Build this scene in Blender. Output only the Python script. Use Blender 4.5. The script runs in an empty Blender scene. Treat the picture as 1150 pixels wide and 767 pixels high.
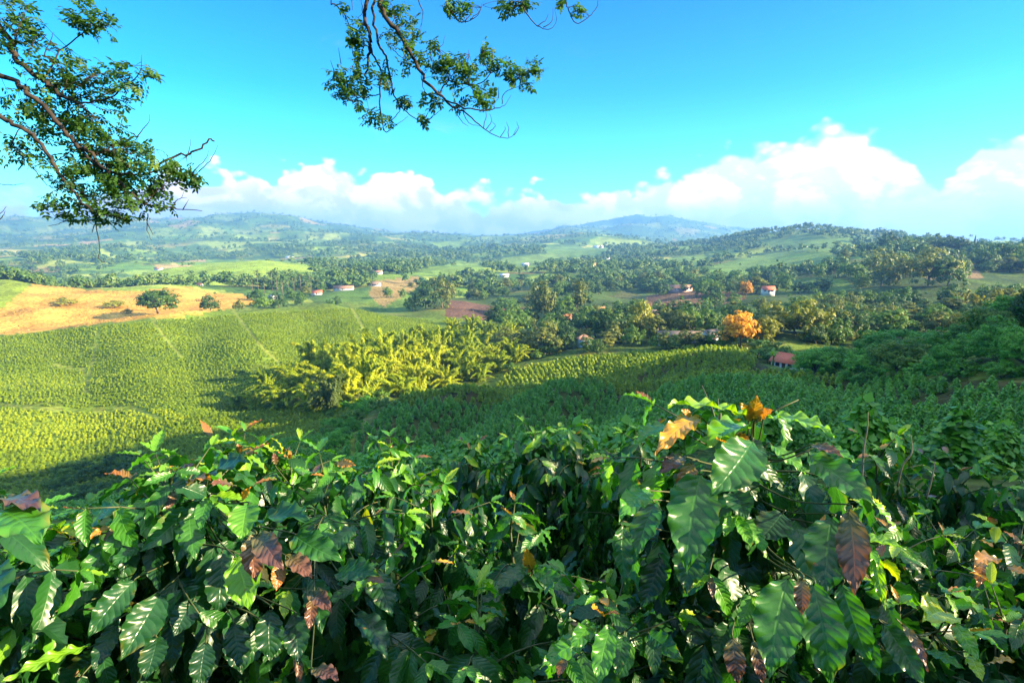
import bpy, math, random
import numpy as np
from mathutils import Vector, Matrix

SEED = 11
random.seed(SEED)
RNG = np.random.default_rng(SEED)
scene = bpy.context.scene
COL = scene.collection

# ------------------------------------------------------------------ camera geometry
F = 639.0                      # focal length in photo pixels (20 mm on a 36 mm sensor, 1150 px wide)
CX, CY = 575.0, 383.5
HOR = 275.0                    # row of the true horizon in the photo
PITCH = math.atan((CY - HOR) / F)
CP, SP = math.cos(PITCH), math.sin(PITCH)


def at(px, py, Y):
    """World point seen at photo pixel (px, py) at the forward distance Y (metres)."""
    dx = (px - CX) / F
    dv = (CY - py) / F
    d = np.array([dx, CP + SP * dv, -SP + CP * dv])
    return d * (Y / d[1])


def pix(P):
    """Photo pixel of world points (n,3); also the forward distance."""
    P = np.atleast_2d(P)
    depth = P[:, 1] * CP - P[:, 2] * SP
    depth = np.where(np.abs(depth) < 1e-6, 1e-6, depth)
    up = P[:, 1] * SP + P[:, 2] * CP
    return CX + F * P[:, 0] / depth, CY - F * up / depth, depth


# ------------------------------------------------------------------ noise
def _hash(ix, iy, s):
    h = (ix.astype(np.int64) * 374761393 + iy.astype(np.int64) * 668265263 + s * 974634721) & 0x7FFFFFFF
    h = ((h ^ (h >> 13)) * 1274126177) & 0x7FFFFFFF
    return ((h ^ (h >> 16)) & 0xFFFFFF) / float(0xFFFFFF)


def vnoise(x, y, s=0):
    ix, iy = np.floor(x), np.floor(y)
    fx, fy = x - ix, y - iy
    fx = fx * fx * fx * (fx * (fx * 6 - 15) + 10)
    fy = fy * fy * fy * (fy * (fy * 6 - 15) + 10)
    a, b = _hash(ix, iy, s), _hash(ix + 1, iy, s)
    c, d = _hash(ix, iy + 1, s), _hash(ix + 1, iy + 1, s)
    return (a + (b - a) * fx) * (1 - fy) + (c + (d - c) * fx) * fy


def fbm(x, y, octaves=4, s=0):
    v, amp, tot = 0.0, 1.0, 0.0
    for k in range(octaves):
        v = v + amp * (vnoise(x * 2 ** k + 17.3 * k, y * 2 ** k - 9.1 * k, s + k) - 0.5)
        tot += amp
        amp *= 0.5
    return v / tot * 2


def sstep(a, b, x):
    t = np.clip((x - a) / (b - a), 0, 1)
    return t * t * (3 - 2 * t)


# ------------------------------------------------------------------ objects
def link_mesh(name, V, faces, mat=None, parent=None, uv=None, attrs=None, smooth=False, loc=None):
    """One mesh object from numpy arrays. faces: list of (n,k) index arrays of quads and triangles."""
    if not isinstance(faces, (list, tuple)):
        faces = [faces]
    faces = [np.asarray(f) for f in faces if len(f)]
    me = bpy.data.meshes.new(name)
    V = np.asarray(V, np.float32)
    me.vertices.add(len(V))
    me.vertices.foreach_set('co', V.ravel())
    idx = np.concatenate([f.ravel() for f in faces]).astype(np.int32)
    tot = np.concatenate([np.full(len(f), f.shape[1]) for f in faces]).astype(np.int32)
    start = (np.cumsum(tot) - tot).astype(np.int32)
    me.loops.add(len(idx))
    me.loops.foreach_set('vertex_index', idx)
    me.polygons.add(len(tot))
    me.polygons.foreach_set('loop_start', start)
    me.polygons.foreach_set('loop_total', tot)
    if smooth:
        me.polygons.foreach_set('use_smooth', np.ones(len(tot), bool))
    if uv is not None:
        at_ = me.attributes.new('UVMap', 'FLOAT2', 'CORNER')
        at_.data.foreach_set('vector', np.asarray(uv, np.float32)[idx].ravel())
    for k, v in (attrs or {}).items():
        v = np.asarray(v, np.float32)
        if v.ndim == 1:
            me.attributes.new(k, 'FLOAT', 'POINT').data.foreach_set('value', v)
        else:
            if v.shape[1] == 3:
                v = np.concatenate([v, np.ones((len(v), 1), np.float32)], 1)
            me.attributes.new(k, 'FLOAT_COLOR', 'POINT').data.foreach_set('color', v.ravel())
    me.update(calc_edges=True)
    if mat is not None:
        me.materials.append(mat)
    o = bpy.data.objects.new(name, me)
    COL.objects.link(o)
    if parent is not None:
        o.parent = parent
    if loc is not None:
        o.location = loc
    return o


def part(name, g, mat, parent=None, smooth=False, **kw):
    """Object from a geometry dict {V, F, uv, tone}."""
    attrs = {'tone': g['tone']} if g.get('tone') is not None else {}
    return link_mesh(name, g['V'], g['F'], mat, parent, uv=g.get('uv'), attrs=attrs, smooth=smooth, **kw)


def join(gs):
    """Several geometry dicts as one."""
    V, F_, uv, tone, n = [], {}, [], [], 0
    for g in gs:
        if g is None or len(g['V']) == 0:
            continue
        V.append(g['V'])
        fl = g['F'] if isinstance(g['F'], (list, tuple)) else [g['F']]
        for f in fl:
            if len(f):
                F_.setdefault(f.shape[1], []).append(np.asarray(f) + n)
        uv.append(g['uv'] if g.get('uv') is not None else np.zeros((len(g['V']), 2)))
        tone.append(g['tone'] if g.get('tone') is not None else np.full(len(g['V']), .5))
        n += len(g['V'])
    return {'V': np.concatenate(V), 'F': [np.concatenate(f) for f in F_.values()],
            'uv': np.concatenate(uv), 'tone': np.concatenate(tone)}


def empty(name, loc=(0, 0, 0), rz=0.0, scale=1.0):
    o = bpy.data.objects.new(name, None)
    COL.objects.link(o)
    o.location = loc
    o.rotation_euler = (0, 0, rz)
    o.scale = (scale,) * 3 if not hasattr(scale, '__len__') else scale
    o.empty_display_size = .2
    return o


def tag(o, label=None, cat=None, group=None, kind=None):
    if label: o['label'] = label
    if cat: o['category'] = cat
    if group: o['group'] = group
    if kind: o['kind'] = kind
    return o


def copy_tree(o, parent=None):
    c = o.copy()
    COL.objects.link(c)
    if parent is not None:
        c.parent = parent
        c.matrix_parent_inverse = o.matrix_parent_inverse
    for ch in KIDS.get(o.name, []):
        copy_tree(ch, c)
    return c


KIDS = {}


def note_kids(root):
    for ch in root.children_recursive:
        KIDS.setdefault(ch.parent.name, []).append(ch)
    return root


# ------------------------------------------------------------------ geometry builders
def norm(v):
    return v / np.maximum(np.linalg.norm(v, axis=-1, keepdims=True), 1e-9)


def smooth_line(pts, n=4):
    """Catmull-Rom resampling of a polyline (rows may hold extra columns such as a radius)."""
    p = np.asarray(pts, float)
    if len(p) < 3:
        return p
    q = np.vstack([2 * p[0] - p[1], p, 2 * p[-1] - p[-2]])
    out = []
    for i in range(1, len(q) - 2):
        for t in np.linspace(0, 1, n, endpoint=False):
            a, b, c, d = q[i - 1], q[i], q[i + 1], q[i + 2]
            out.append(.5 * (2 * b + (c - a) * t + (2 * a - 5 * b + 4 * c - d) * t * t + (3 * b - a - 3 * c + d) * t ** 3))
    out.append(p[-1])
    return np.array(out)


def tube(pts, rad, sides=6, tone=.5):
    """Tapered tube along a polyline."""
    p = np.asarray(pts, float)
    n = len(p)
    r = np.broadcast_to(np.asarray(rad, float), (n,))
    t = norm(np.gradient(p, axis=0))
    ref = np.array([0., 0, 1]) if abs(t[0][2]) < .9 else np.array([1., 0, 0])
    u = norm(np.cross(t[0], ref))
    U = []
    for i in range(n):
        u = norm(u - t[i] * np.dot(u, t[i]))
        U.append(u)
    U = np.array(U)
    W = np.cross(t, U)
    a = np.arange(sides) * 2 * math.pi / sides
    V = p[:, None] + r[:, None, None] * (np.cos(a)[None, :, None] * U[:, None] + np.sin(a)[None, :, None] * W[:, None])
    V = V.reshape(-1, 3)
    i = np.arange(n - 1)[:, None] * sides
    j = np.arange(sides)[None]
    k = (j + 1) % sides
    Q = np.stack([i + j, i + k, i + sides + k, i + sides + j], -1).reshape(-1, 4)
    L = np.concatenate([[0], np.cumsum(np.linalg.norm(np.diff(p, axis=0), axis=1))])
    uv = np.stack([np.tile(a / (2 * math.pi), n), np.repeat(L, sides)], 1)
    c0, c1 = len(V), len(V) + 1
    V = np.vstack([V, p[0], p[-1]])
    uv = np.vstack([uv, [0, 0], [0, L[-1]]])
    jj = np.arange(sides)
    T = np.concatenate([np.stack([np.full(sides, c0), (jj + 1) % sides, jj], 1),
                        np.stack([np.full(sides, c1), (n - 1) * sides + jj, (n - 1) * sides + (jj + 1) % sides], 1)])
    return {'V': V, 'F': [Q, T], 'uv': uv, 'tone': np.full(len(V), tone)}


def box(x0, x1, y0, y1, z0, z1):
    V = np.array([[x, y, z] for z in (z0, z1) for y in (y0, y1) for x in (x0, x1)], float)
    Q = np.array([[0, 2, 3, 1], [4, 5, 7, 6], [0, 1, 5, 4], [2, 6, 7, 3], [0, 4, 6, 2], [1, 3, 7, 5]])
    return {'V': V, 'F': Q, 'uv': V[:, :2] * 1.0, 'tone': np.full(8, .5)}


def cards(C, N, size, rng, aspect=.55, tone=None, up=None, fold=.18):
    """Diamond leaf tufts (two triangles folded along the middle) at C facing N; up: preferred long direction."""
    C, N = np.asarray(C, float), norm(np.asarray(N, float))
    n = len(C)
    size = np.broadcast_to(size, (n,))[:, None]
    r = rng.normal(size=(n, 3)) if up is None else np.asarray(up, float) + rng.normal(size=(n, 3)) * .25
    a = norm(r - N * np.sum(r * N, 1, keepdims=True))
    b = np.cross(N, a)
    w = size * aspect * rng.uniform(.75, 1.25, (n, 1))
    V = np.stack([C - a * size * .5, C + b * w * .5 - N * size * fold + a * size * .06, C + a * size * .5, C - b * w * .5 - N * size * fold + a * size * .06], 1).reshape(-1, 3)
    i = np.arange(n)[:, None] * 4
    T = np.concatenate([i + np.array([[0, 1, 2]]), i + np.array([[0, 2, 3]])])
    tone = np.full(n, .5) if tone is None else tone
    return {'V': V, 'F': [T], 'uv': np.tile([[.5, 0], [1, .5], [.5, 1], [0, .5]], (n, 1)), 'tone': np.repeat(tone, 4)}


# ------------------------------------------------------------------ materials
def new_mat(name):
    m = bpy.data.materials.new(name)
    m.use_nodes = True
    nt = m.node_tree
    nt.nodes.clear()
    return m, nt, nt.nodes.new('ShaderNodeOutputMaterial')


def N_(nt, t, **kw):
    n = nt.nodes.new(t)
    for k, v in kw.items():
        if k in n.inputs:
            n.inputs[k].default_value = v
        else:
            setattr(n, k, v)
    return n


def math_(nt, op, a, b=None, clamp=False):
    n = nt.nodes.new('ShaderNodeMath')
    n.operation = op
    n.use_clamp = clamp
    for i, v in enumerate((a, b)):
        if v is None: continue
        if isinstance(v, (int, float)): n.inputs[i].default_value = v
        else: nt.links.new(v, n.inputs[i])
    return n.outputs[0]


def mixc(nt, fac, a, b, blend='MIX'):
    n = nt.nodes.new('ShaderNodeMix')
    n.data_type = 'RGBA'
    n.blend_type = blend
    for s, v in (('Factor', fac), ('A', a), ('B', b)):
        sock = [i for i in n.inputs if i.name == s and (i.type == 'VALUE' if s == 'Factor' else i.type == 'RGBA')][0]
        if isinstance(v, (int, float)): sock.default_value = v
        elif isinstance(v, (tuple, list)): sock.default_value = tuple(v) + ((1,) if len(v) == 3 else ())
        else: nt.links.new(v, sock)
    return [o for o in n.outputs if o.type == 'RGBA'][0]


def ramp(nt, fac, stops, interp='LINEAR'):
    n = nt.nodes.new('ShaderNodeValToRGB')
    n.color_ramp.interpolation = interp
    e = n.color_ramp.elements
    while len(e) < len(stops): e.new(.5)
    for k, (p, c) in enumerate(stops):
        e[k].position = p
        e[k].color = tuple(c) + ((1,) if len(c) == 3 else ())
    nt.links.new(fac, n.inputs[0])
    return n.outputs[0]


def smap(nt, v, a, b, lo=0., hi=1., kind='SMOOTHSTEP'):
    n = nt.nodes.new('ShaderNodeMapRange')
    n.interpolation_type = kind
    nt.links.new(v, n.inputs['Value'])
    for k, x in (('From Min', a), ('From Max', b), ('To Min', lo), ('To Max', hi)):
        if isinstance(x, (int, float)): n.inputs[k].default_value = x
        else: nt.links.new(x, n.inputs[k])
    return n.outputs[0]


def foliage_mat(name, stops, trans=.3, rough=.5, spec=.3, obj_var=.35, trans_gain=1.6, tone_w=.65):
    """Leaf tufts: colour from the tuft's own tone, a little from the plant it belongs to, half of it shining through."""
    m, nt, out = new_mat(name)
    a = N_(nt, 'ShaderNodeAttribute', attribute_name='tone')
    oi = N_(nt, 'ShaderNodeObjectInfo')
    v = math_(nt, 'ADD', math_(nt, 'MULTIPLY', a.outputs['Fac'], tone_w), math_(nt, 'MULTIPLY', oi.outputs['Random'], obj_var))
    c = ramp(nt, v, stops)
    p = N_(nt, 'ShaderNodeBsdfPrincipled', Roughness=rough)
    p.inputs['Specular IOR Level'].default_value = spec
    nt.links.new(c, p.inputs['Base Color'])
    t = N_(nt, 'ShaderNodeBsdfTranslucent')
    nt.links.new(mixc(nt, 1.0, c, (trans_gain, trans_gain * 1.05, trans_gain * .5), 'MULTIPLY'), t.inputs['Color'])
    mx = N_(nt, 'ShaderNodeMixShader', Fac=trans)
    nt.links.new(p.outputs[0], mx.inputs[1])
    nt.links.new(t.outputs[0], mx.inputs[2])
    nt.links.new(mx.outputs[0], out.inputs[0])
    return m


def plain_mat(name, c1, c2, scale=3., rough=.8, spec=.3, bump=0., coord='Object'):
    m, nt, out = new_mat(name)
    tc = N_(nt, 'ShaderNodeTexCoord')
    nz = N_(nt, 'ShaderNodeTexNoise', Scale=scale, Detail=5., Roughness=.6)
    nt.links.new(tc.outputs[coord], nz.inputs['Vector'])
    c = ramp(nt, nz.outputs['Fac'], [(.3, c1), (.7, c2)])
    p = N_(nt, 'ShaderNodeBsdfPrincipled', Roughness=rough)
    p.inputs['Specular IOR Level'].default_value = spec
    nt.links.new(c, p.inputs['Base Color'])
    if bump:
        b = N_(nt, 'ShaderNodeBump', Strength=bump)
        nt.links.new(nz.outputs['Fac'], b.inputs['Height'])
        nt.links.new(b.outputs[0], p.inputs['Normal'])
    nt.links.new(p.outputs[0], out.inputs[0])
    return m
# ------------------------------------------------------------------ terrain height
# Columns of control points: photo column -> (row, forward distance); the land is fitted through them.
COLS = {
    -300: [(600, 60), (540, 110), (470, 180), (400, 260), (368, 330), (330, 430), (345, 600), (312, 1000), (285, 1800), (264, 3000), (249, 4000), (262, 5600)],
    0: [(565, 85), (510, 130), (470, 165), (420, 220), (376, 285), (373, 310), (345, 370), (316, 430), (330, 560), (306, 1000), (285, 1700), (265, 2700), (244, 4000), (262, 5600)],
    100: [(560, 92), (510, 135), (470, 165), (420, 220), (366, 295), (365, 320), (345, 370), (328, 440), (335, 560), (308, 1000), (285, 1700), (265, 2700), (245, 4000), (262, 5600)],
    200: [(510, 112), (462, 160), (400, 235), (356, 315), (357, 335), (336, 400), (322, 470), (325, 550), (311, 720), (300, 860), (308, 1050), (284, 1800), (263, 2700), (243, 4000), (262, 5600)],
    300: [(505, 98), (470, 138), (440, 175), (400, 230), (349, 335), (353, 370), (336, 470), (325, 560), (306, 730), (293, 860), (302, 1050), (281, 1800), (262, 2700), (242, 4000), (262, 5600)],
    370: [(515, 88), (482, 115), (452, 155), (400, 240), (345, 370), (347, 420), (330, 520), (318, 640), (303, 900), (287, 1500), (269, 2500), (250, 4000), (265, 5600)],
    440: [(515, 75), (472, 105), (448, 140), (451, 165), (430, 210), (385, 290), (352, 380), (346, 450), (327, 560), (316, 680), (302, 950), (288, 1500), (271, 2600), (258, 4000), (264, 5600)],
    520: [(507, 70), (462, 112), (437, 150), (447, 172), (427, 205), (395, 260), (362, 340), (352, 400), (335, 520), (321, 680), (301, 1000), (290, 1500), (280, 2200), (269, 3500), (270, 5600)],
    600: [(492, 65), (456, 108), (432, 145), (446, 168), (417, 205), (400, 240), (378, 300), (355, 380), (342, 470), (326, 600), (306, 900), (290, 1400), (279, 2000), (268, 3200), (262, 5600)],
    660: [(490, 60), (451, 104), (430, 135), (443, 158), (414, 198), (396, 235), (378, 275), (360, 335), (345, 420), (331, 560), (308, 850), (290, 1400), (275, 2100), (265, 2800), (252, 5200)],
    720: [(486, 58), (448, 98), (430, 125), (437, 147), (404, 190), (396, 235), (380, 275), (362, 335), (345, 420), (334, 520), (310, 800), (290, 1300), (275, 1900), (264, 2400), (274, 3200), (243, 5200)],
    800: [(480, 55), (446, 88), (419, 125), (386, 182), (391, 215), (373, 270), (358, 330), (341, 420), (331, 480), (310, 750), (289, 1200), (271, 1700), (263, 2000), (278, 2700), (252, 5200)],
    860: [(490, 48), (451, 75), (426, 105), (406, 135), (403, 170), (386, 210), (366, 270), (346, 350), (330, 450), (305, 750), (284, 1100), (261, 1500), (277, 2200), (262, 5200)],
    930: [(512, 42), (452, 70), (429, 92), (416, 115), (422, 150), (391, 220), (366, 280), (341, 370), (319, 480), (295, 700), (270, 1100), (260, 1400), (275, 2000), (270, 5200)],
    1000: [(518, 38), (462, 58), (430, 82), (409, 105), (414, 140), (386, 220), (356, 300), (335, 370), (308, 480), (281, 640), (291, 900), (268, 1500), (275, 2200), (273, 5200)],
    1075: [(522, 35), (472, 50), (430, 72), (396, 98), (402, 130), (376, 220), (350, 290), (326, 380), (302, 480), (286, 600), (299, 800), (281, 1200), (276, 2200), (274, 5200)],
    1150: [(532, 33), (477, 47), (427, 68), (374, 98), (384, 130), (366, 220), (341, 320), (316, 420), (300, 520), (289, 700), (284, 1000), (277, 2200), (275, 5200)],
    1300: [(540, 31), (462, 45), (400, 66), (335, 98), (352, 140), (350, 260), (320, 400), (300, 560), (288, 900), (278, 2200), (276, 5200)],
}
_ctrl = []
for px, rows in COLS.items():
    for py, Y in rows:
        p = at(px, py, Y)
        if px in (-300, 1300) and False:
            continue
        _ctrl.append(p)
# the slope the camera stands on, and the hill that rises to the right and behind it
for az in range(-180, 180, 20):
    for r in (0.6, 1.6, 4., 10., 20.):
        x, y = r * math.sin(math.radians(az)), r * math.cos(math.radians(az))
        _ctrl.append(np.array([x, y, -1.72 - .36 * y + (.05 * x if x > 0 else .14 * x)]))
for x, y, z in [(150, 92, 30), (155, 60, 50), (160, 20, 62), (170, -40, 66), (150, -100, 60), (80, -20, 18), (60, -60, 30), (0, -60, 22), (0, -140, 40),
                (90, 40, 8), (110, 70, 18), (190, 150, 6), (170, 125, 16), (215, 190, -14), (260, 110, 40), (300, 0, 70), (260, -150, 80), (60, -200, 70), (-60, -60, 5), (-120, -160, 10),
                (-120, -20, -30), (-60, 20, -22), (-200, 40, -45), (-260, -160, -20), (300, 230, -20), (450, 150, 30), (500, -200, 70),
                (-600, 100, -60), (-600, -500, -20), (600, -500, 60), (0, -600, 60), (1500, 300, 20), (-1500, 200, -40), (0, -2500, 60), (2500, -1500, 60),
                (-2500, -1500, 40), (4500, 800, 60), (-4500, 800, 60), (0, -5500, 100), (40, 33, -13.5)]:
    _ctrl.append(np.array([x, y, z], float))
_ctrl = np.array(_ctrl)
_ctrl[:, 2] -= 0.0


def _uvs(x, y):
    r = np.maximum(np.hypot(x, y), .35)
    az = np.arctan2(x, y)
    return az, np.log(r), r


def _feat(az, lr):
    # azimuth as a point on a circle so that the fit closes behind the camera
    return np.stack([np.sin(az) * 2.2, np.cos(az) * 2.2, lr * .9], -1)


_caz, _clr, _cr = _uvs(_ctrl[:, 0], _ctrl[:, 1])
_CF = _feat(_caz, _clr)
_K = np.sqrt(((_CF[:, None] - _CF[None]) ** 2).sum(-1) + .05 ** 2)
_A = np.block([[_K - 0.0 * np.eye(len(_K)), np.ones((len(_K), 1))], [np.ones((1, len(_K))), np.zeros((1, 1))]])
_W = np.linalg.solve(_A, np.concatenate([_ctrl[:, 2] / _cr, [0]]))


# folds (depth, half width) and swells of the hillsides, as lines in plan
FOLDS = [([(0, 55), (6, 72), (17, 97), (30, 121)], 3.4, 7), ([(-16, 78), (-11, 96), (-4, 118), (5, 141)], 3.2, 8), ([(45, 62), (52, 80), (58, 98)], 2.4, 7), ([(-88, 172), (-132, 232), (-168, 300)], 5., 15), ([(-126, 168), (-172, 222), (-215, 268)], 4., 14),
         ([(-62, 140), (-80, 190), (-98, 260), (-110, 320)], 3.5, 13)]
SWELLS = [(-150, 205, 3.5, 26), (-110, 245, 4, 28), (-62, 228, 3, 22), (10, 110, 2.2, 13), (33, 95, 2., 11), (-8, 130, 1.6, 10)]


def relief(x, y):
    z = np.zeros(x.shape)
    for line, dep, w in FOLDS:
        d2 = np.full(x.shape, 1e9)
        for (ax, ay), (bx, by) in zip(line[:-1], line[1:]):
            ux, uy = bx - ax, by - ay
            t = np.clip(((x - ax) * ux + (y - ay) * uy) / (ux * ux + uy * uy), 0, 1)
            d2 = np.minimum(d2, (x - ax - t * ux) ** 2 + (y - ay - t * uy) ** 2)
        z -= dep * np.exp(-d2 / (w * w))
    for sx, sy, h, w in SWELLS:
        z += h * np.exp(-((x - sx) ** 2 + (y - sy) ** 2) / (w * w))
    return z


def ground(x, y):
    """Height of the land at (x, y) arrays."""
    x, y = np.atleast_1d(np.asarray(x, float)), np.atleast_1d(np.asarray(y, float))
    out = np.empty(x.shape)
    for i in range(0, len(x), 20000):
        xs, ys = x[i:i + 20000], y[i:i + 20000]
        az, lr, r = _uvs(xs, ys)
        f = _feat(az, lr)
        d2 = (f ** 2).sum(1)[:, None] + (_CF ** 2).sum(1)[None] - 2 * f @ _CF.T
        s = np.sqrt(np.maximum(d2, 0) + .05 ** 2) @ _W[:-1] + _W[-1]
        z = s * r
        far = sstep(500, 1300, r)
        z = z + far * (30 * fbm(xs / 420, ys / 420, 5, 3) + sstep(1300, 3200, r) * (70 * (.5 - np.abs(fbm(xs / 800, ys / 800, 4, 9)) * 1.6) - 18))
        mid = sstep(40, 120, r)
        z = z + mid * (1 - far) * (1.3 * fbm(xs / 38, ys / 38, 3, 5) + np.clip(r / 55, 1, 5) * 1.0 * fbm(xs / 62 + 3.1, ys / 62, 2, 15)) + sstep(4, 20, r) * .25 * fbm(xs / 5, ys / 5, 2, 6)
        out[i:i + 20000] = z + relief(xs, ys)
    return out


def g1(x, y):
    return float(ground([x], [y])[0])


def spot(px, Y):
    """Point of the ground in photo column px at forward distance Y."""
    x = (px - CX) / F * Y * CP
    for _ in range(3):
        z = g1(x, Y)
        x = (px - CX) / F * (Y * CP - z * SP)
    return np.array([x, Y, g1(x, Y)])


# ------------------------------------------------------------------ land cover
def inside(px, py, poly):
    c = np.zeros(px.shape, bool)
    n = len(poly)
    for i in range(n):
        x0, y0 = poly[i]
        x1, y1 = poly[(i + 1) % n]
        if y0 == y1: continue
        hit = ((y0 > py) != (y1 > py)) & (px < (x1 - x0) * (py - y0) / (y1 - y0) + x0)
        c ^= hit
    return c


BROWN = [(-200, 400), (0, 376), (60, 370), (130, 361), (215, 353), (262, 346), (290, 340), (262, 325), (230, 321), (160, 326), (100, 326), (40, 316), (35, 322), (0, 348), (-200, 380)]
KNOLL = [(-200, 300), (0, 306), (32, 314), (30, 326), (0, 348), (-200, 375)]
PASTURE = [(60, 330), (120, 322), (230, 322), (345, 312), (352, 299), (300, 288), (200, 296), (120, 312)]
DRY = [(413, 331), (420, 316), (470, 310), (473, 320), (452, 333), (430, 345)]
PLOUGH = [(500, 356), (503, 336), (560, 331), (592, 333), (596, 352), (540, 360)]
PLOUGH2 = [(722, 346), (728, 330), (780, 326), (836, 329), (840, 342), (800, 350)]
BARE = [(1010, 300), (1040, 281), (1062, 276), (1090, 290), (1112, 324), (1100, 334), (1060, 330), (1035, 310)]
MEADOW = [(560, 300), (566, 289), (640, 283), (640, 292), (600, 304)]
RIDGE_FIELD = [(940, 305), (955, 292), (985, 288), (1000, 296), (985, 303)]
OPEN = [([(800, 300), (850, 285), (930, 283), (950, 296), (900, 306), (830, 308)], 560, 1000, (.11, .18, .03)), ([(850, 273), (900, 264), (955, 269), (960, 280), (900, 283)], 850, 1500, (.09, .15, .03)), ([(930, 302), (990, 293), (1012, 303), (960, 313)], 440, 660, (.20, .22, .05)),
        ([(600, 282), (660, 272), (700, 276), (660, 290)], 1100, 2100, (.10, .17, .03)), ([(880, 311), (950, 313), (960, 326), (890, 327)], 400, 560, (.08, .14, .025)), ([(735, 292), (790, 286), (800, 296), (750, 302)], 800, 1300, (.12, .19, .03)), ([(480, 300), (540, 296), (545, 306), (490, 310)], 700, 1100, (.13, .20, .03))]
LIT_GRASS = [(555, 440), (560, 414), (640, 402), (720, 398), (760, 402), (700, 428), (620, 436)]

TRACKS = [[(112, 360), (108, 385), (104, 410), (96, 440)], [(168, 355), (182, 375), (205, 402)], [(260, 346), (276, 368), (296, 392), (318, 412)], [(-20, 452), (30, 458), (95, 462), (150, 458), (178, 470)],
          [(395, 346), (410, 372), (430, 395)], [(60, 410), (95, 416), (98, 432)]]
def seg_dist(px, py, a, b):
    a, b = np.array(a, float), np.array(b, float)
    d = b - a
    t = np.clip(((px - a[0]) * d[0] + (py - a[1]) * d[1]) / (d @ d), 0, 1)
    return np.hypot(px - a[0] - t * d[0], py - a[1] - t * d[1])



_seed_az = RNG.uniform(-.95, .95, 2600)
_seed_r = np.sqrt(RNG.uniform(420 ** 2, 5200 ** 2, 2600))
_seed_r[:1100] = RNG.uniform(420, 2200, 1100)
_SX, _SY = _seed_r * np.sin(_seed_az), _seed_r * np.cos(_seed_az)
_PAL = np.array([(.10, .16, .02), (.06, .11, .018), (.15, .21, .03), (.22, .26, .045), (.045, .09, .02), (.28, .25, .06), (.08, .15, .02), (.33, .22, .09), (.04, .08, .018), (.18, .23, .035)])
_SC = 1.2 * _PAL[RNG.choice(len(_PAL), 2600, p=[.15, .14, .13, .09, .14, .06, .13, .035, .05, .075])]
_SWOOD = RNG.random(2600) < .24


def cover(x, y, z):
    """Base colour of the land at points, and how wooded it is (0-1)."""
    n = len(x)
    r = np.hypot(x, y)
    px, py, dep = pix(np.stack([x, y, z], 1))
    c = np.tile(np.array([.075, .115, .018]), (n, 1))          # grass and weeds between the coffee rows
    wood = np.zeros(n)
    soil = sstep(.18, .5, fbm(x / 14, y / 9, 4, 21))[:, None] * .55
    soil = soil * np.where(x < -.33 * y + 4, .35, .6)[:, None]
    c = c * (1 - soil) + np.array([.19, .11, .045]) * soil
    far = r > 400
    if far.any():
        fx = x[far] + 45 * fbm(x[far] / 120, y[far] / 120, 3, 31)
        fy = y[far] + 45 * fbm(x[far] / 120, y[far] / 120, 3, 32)
        k = np.empty(len(fx), int)
        for i in range(0, len(fx), 4000):
            d = (fx[i:i + 4000, None] - _SX) ** 2 + (fy[i:i + 4000, None] - _SY) ** 2
            k[i:i + 4000] = d.argmin(1)
        fc = _SC[k]
        wd = _SWOOD[k] * 1.0
        wn = sstep(.12, .36, fbm(fx / 260, fy / 260, 4, 41))
        wd = np.maximum(wd * .9, wn)
        dk = sstep(2200, 3600, r[far])
        wd = np.maximum(wd, dk * .85)
        w = sstep(400, 560, r[far])[:, None]
        fc = fc * (1 - .6 * wd[:, None]) + np.array([.03, .06, .018]) * .6 * wd[:, None]
        c[far] = c[far] * (1 - w) + fc * w
        wood[far] = wd * w[:, 0]
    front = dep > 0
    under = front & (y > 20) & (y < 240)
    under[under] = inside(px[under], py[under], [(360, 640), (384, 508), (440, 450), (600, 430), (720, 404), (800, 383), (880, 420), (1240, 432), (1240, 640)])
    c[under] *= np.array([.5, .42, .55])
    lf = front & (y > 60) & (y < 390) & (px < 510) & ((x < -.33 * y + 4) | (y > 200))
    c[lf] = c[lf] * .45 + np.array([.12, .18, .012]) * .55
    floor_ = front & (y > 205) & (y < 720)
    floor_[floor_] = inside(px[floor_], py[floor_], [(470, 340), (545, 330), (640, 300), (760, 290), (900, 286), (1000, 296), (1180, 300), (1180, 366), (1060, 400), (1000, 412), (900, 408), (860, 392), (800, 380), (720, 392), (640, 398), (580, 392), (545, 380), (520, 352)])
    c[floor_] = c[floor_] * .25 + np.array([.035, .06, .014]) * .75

    def paint(poly, y0, y1, col, jit=.25):
        m = front & (y > y0) & (y < y1)
        m[m] = inside(px[m], py[m], poly)
        t = fbm(x[m] / 16, y[m] / 16, 3, 51)[:, None] * jit
        c[m] = np.asarray(col) * (1 + t)
        wood[m] = 0
    tr = front & (y > 60) & (y < 480)
    dd = np.full(tr.sum(), 99.)
    for line in TRACKS:
        for a, b in zip(line[:-1], line[1:]):
            dd = np.minimum(dd, seg_dist(px[tr], py[tr], a, b))
    k = np.flatnonzero(tr)[dd < 1.15]
    c[k] = np.array([.16, .185, .03])
    paint(BROWN, 270, 500, (.44, .235, .045), .5)
    paint(KNOLL, 300, 480, (.15, .20, .02))
    paint(PASTURE, 480, 960, (.20, .28, .03))
    paint(DRY, 440, 760, (.24, .17, .06))
    paint(PLOUGH, 330, 480, (.10, .055, .035))
    paint(PLOUGH2, 400, 560, (.14, .075, .035))
    paint(BARE, 420, 720, (.17, .12, .06))
    paint(MEADOW, 900, 1800, (.11, .17, .03))
    paint(RIDGE_FIELD, 420, 800, (.22, .21, .06))
    for poly, y0, y1, col in OPEN:
        paint(poly, y0, y1, col)
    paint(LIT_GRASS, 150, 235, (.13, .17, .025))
    return np.clip(c, 0, .6), wood


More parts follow.
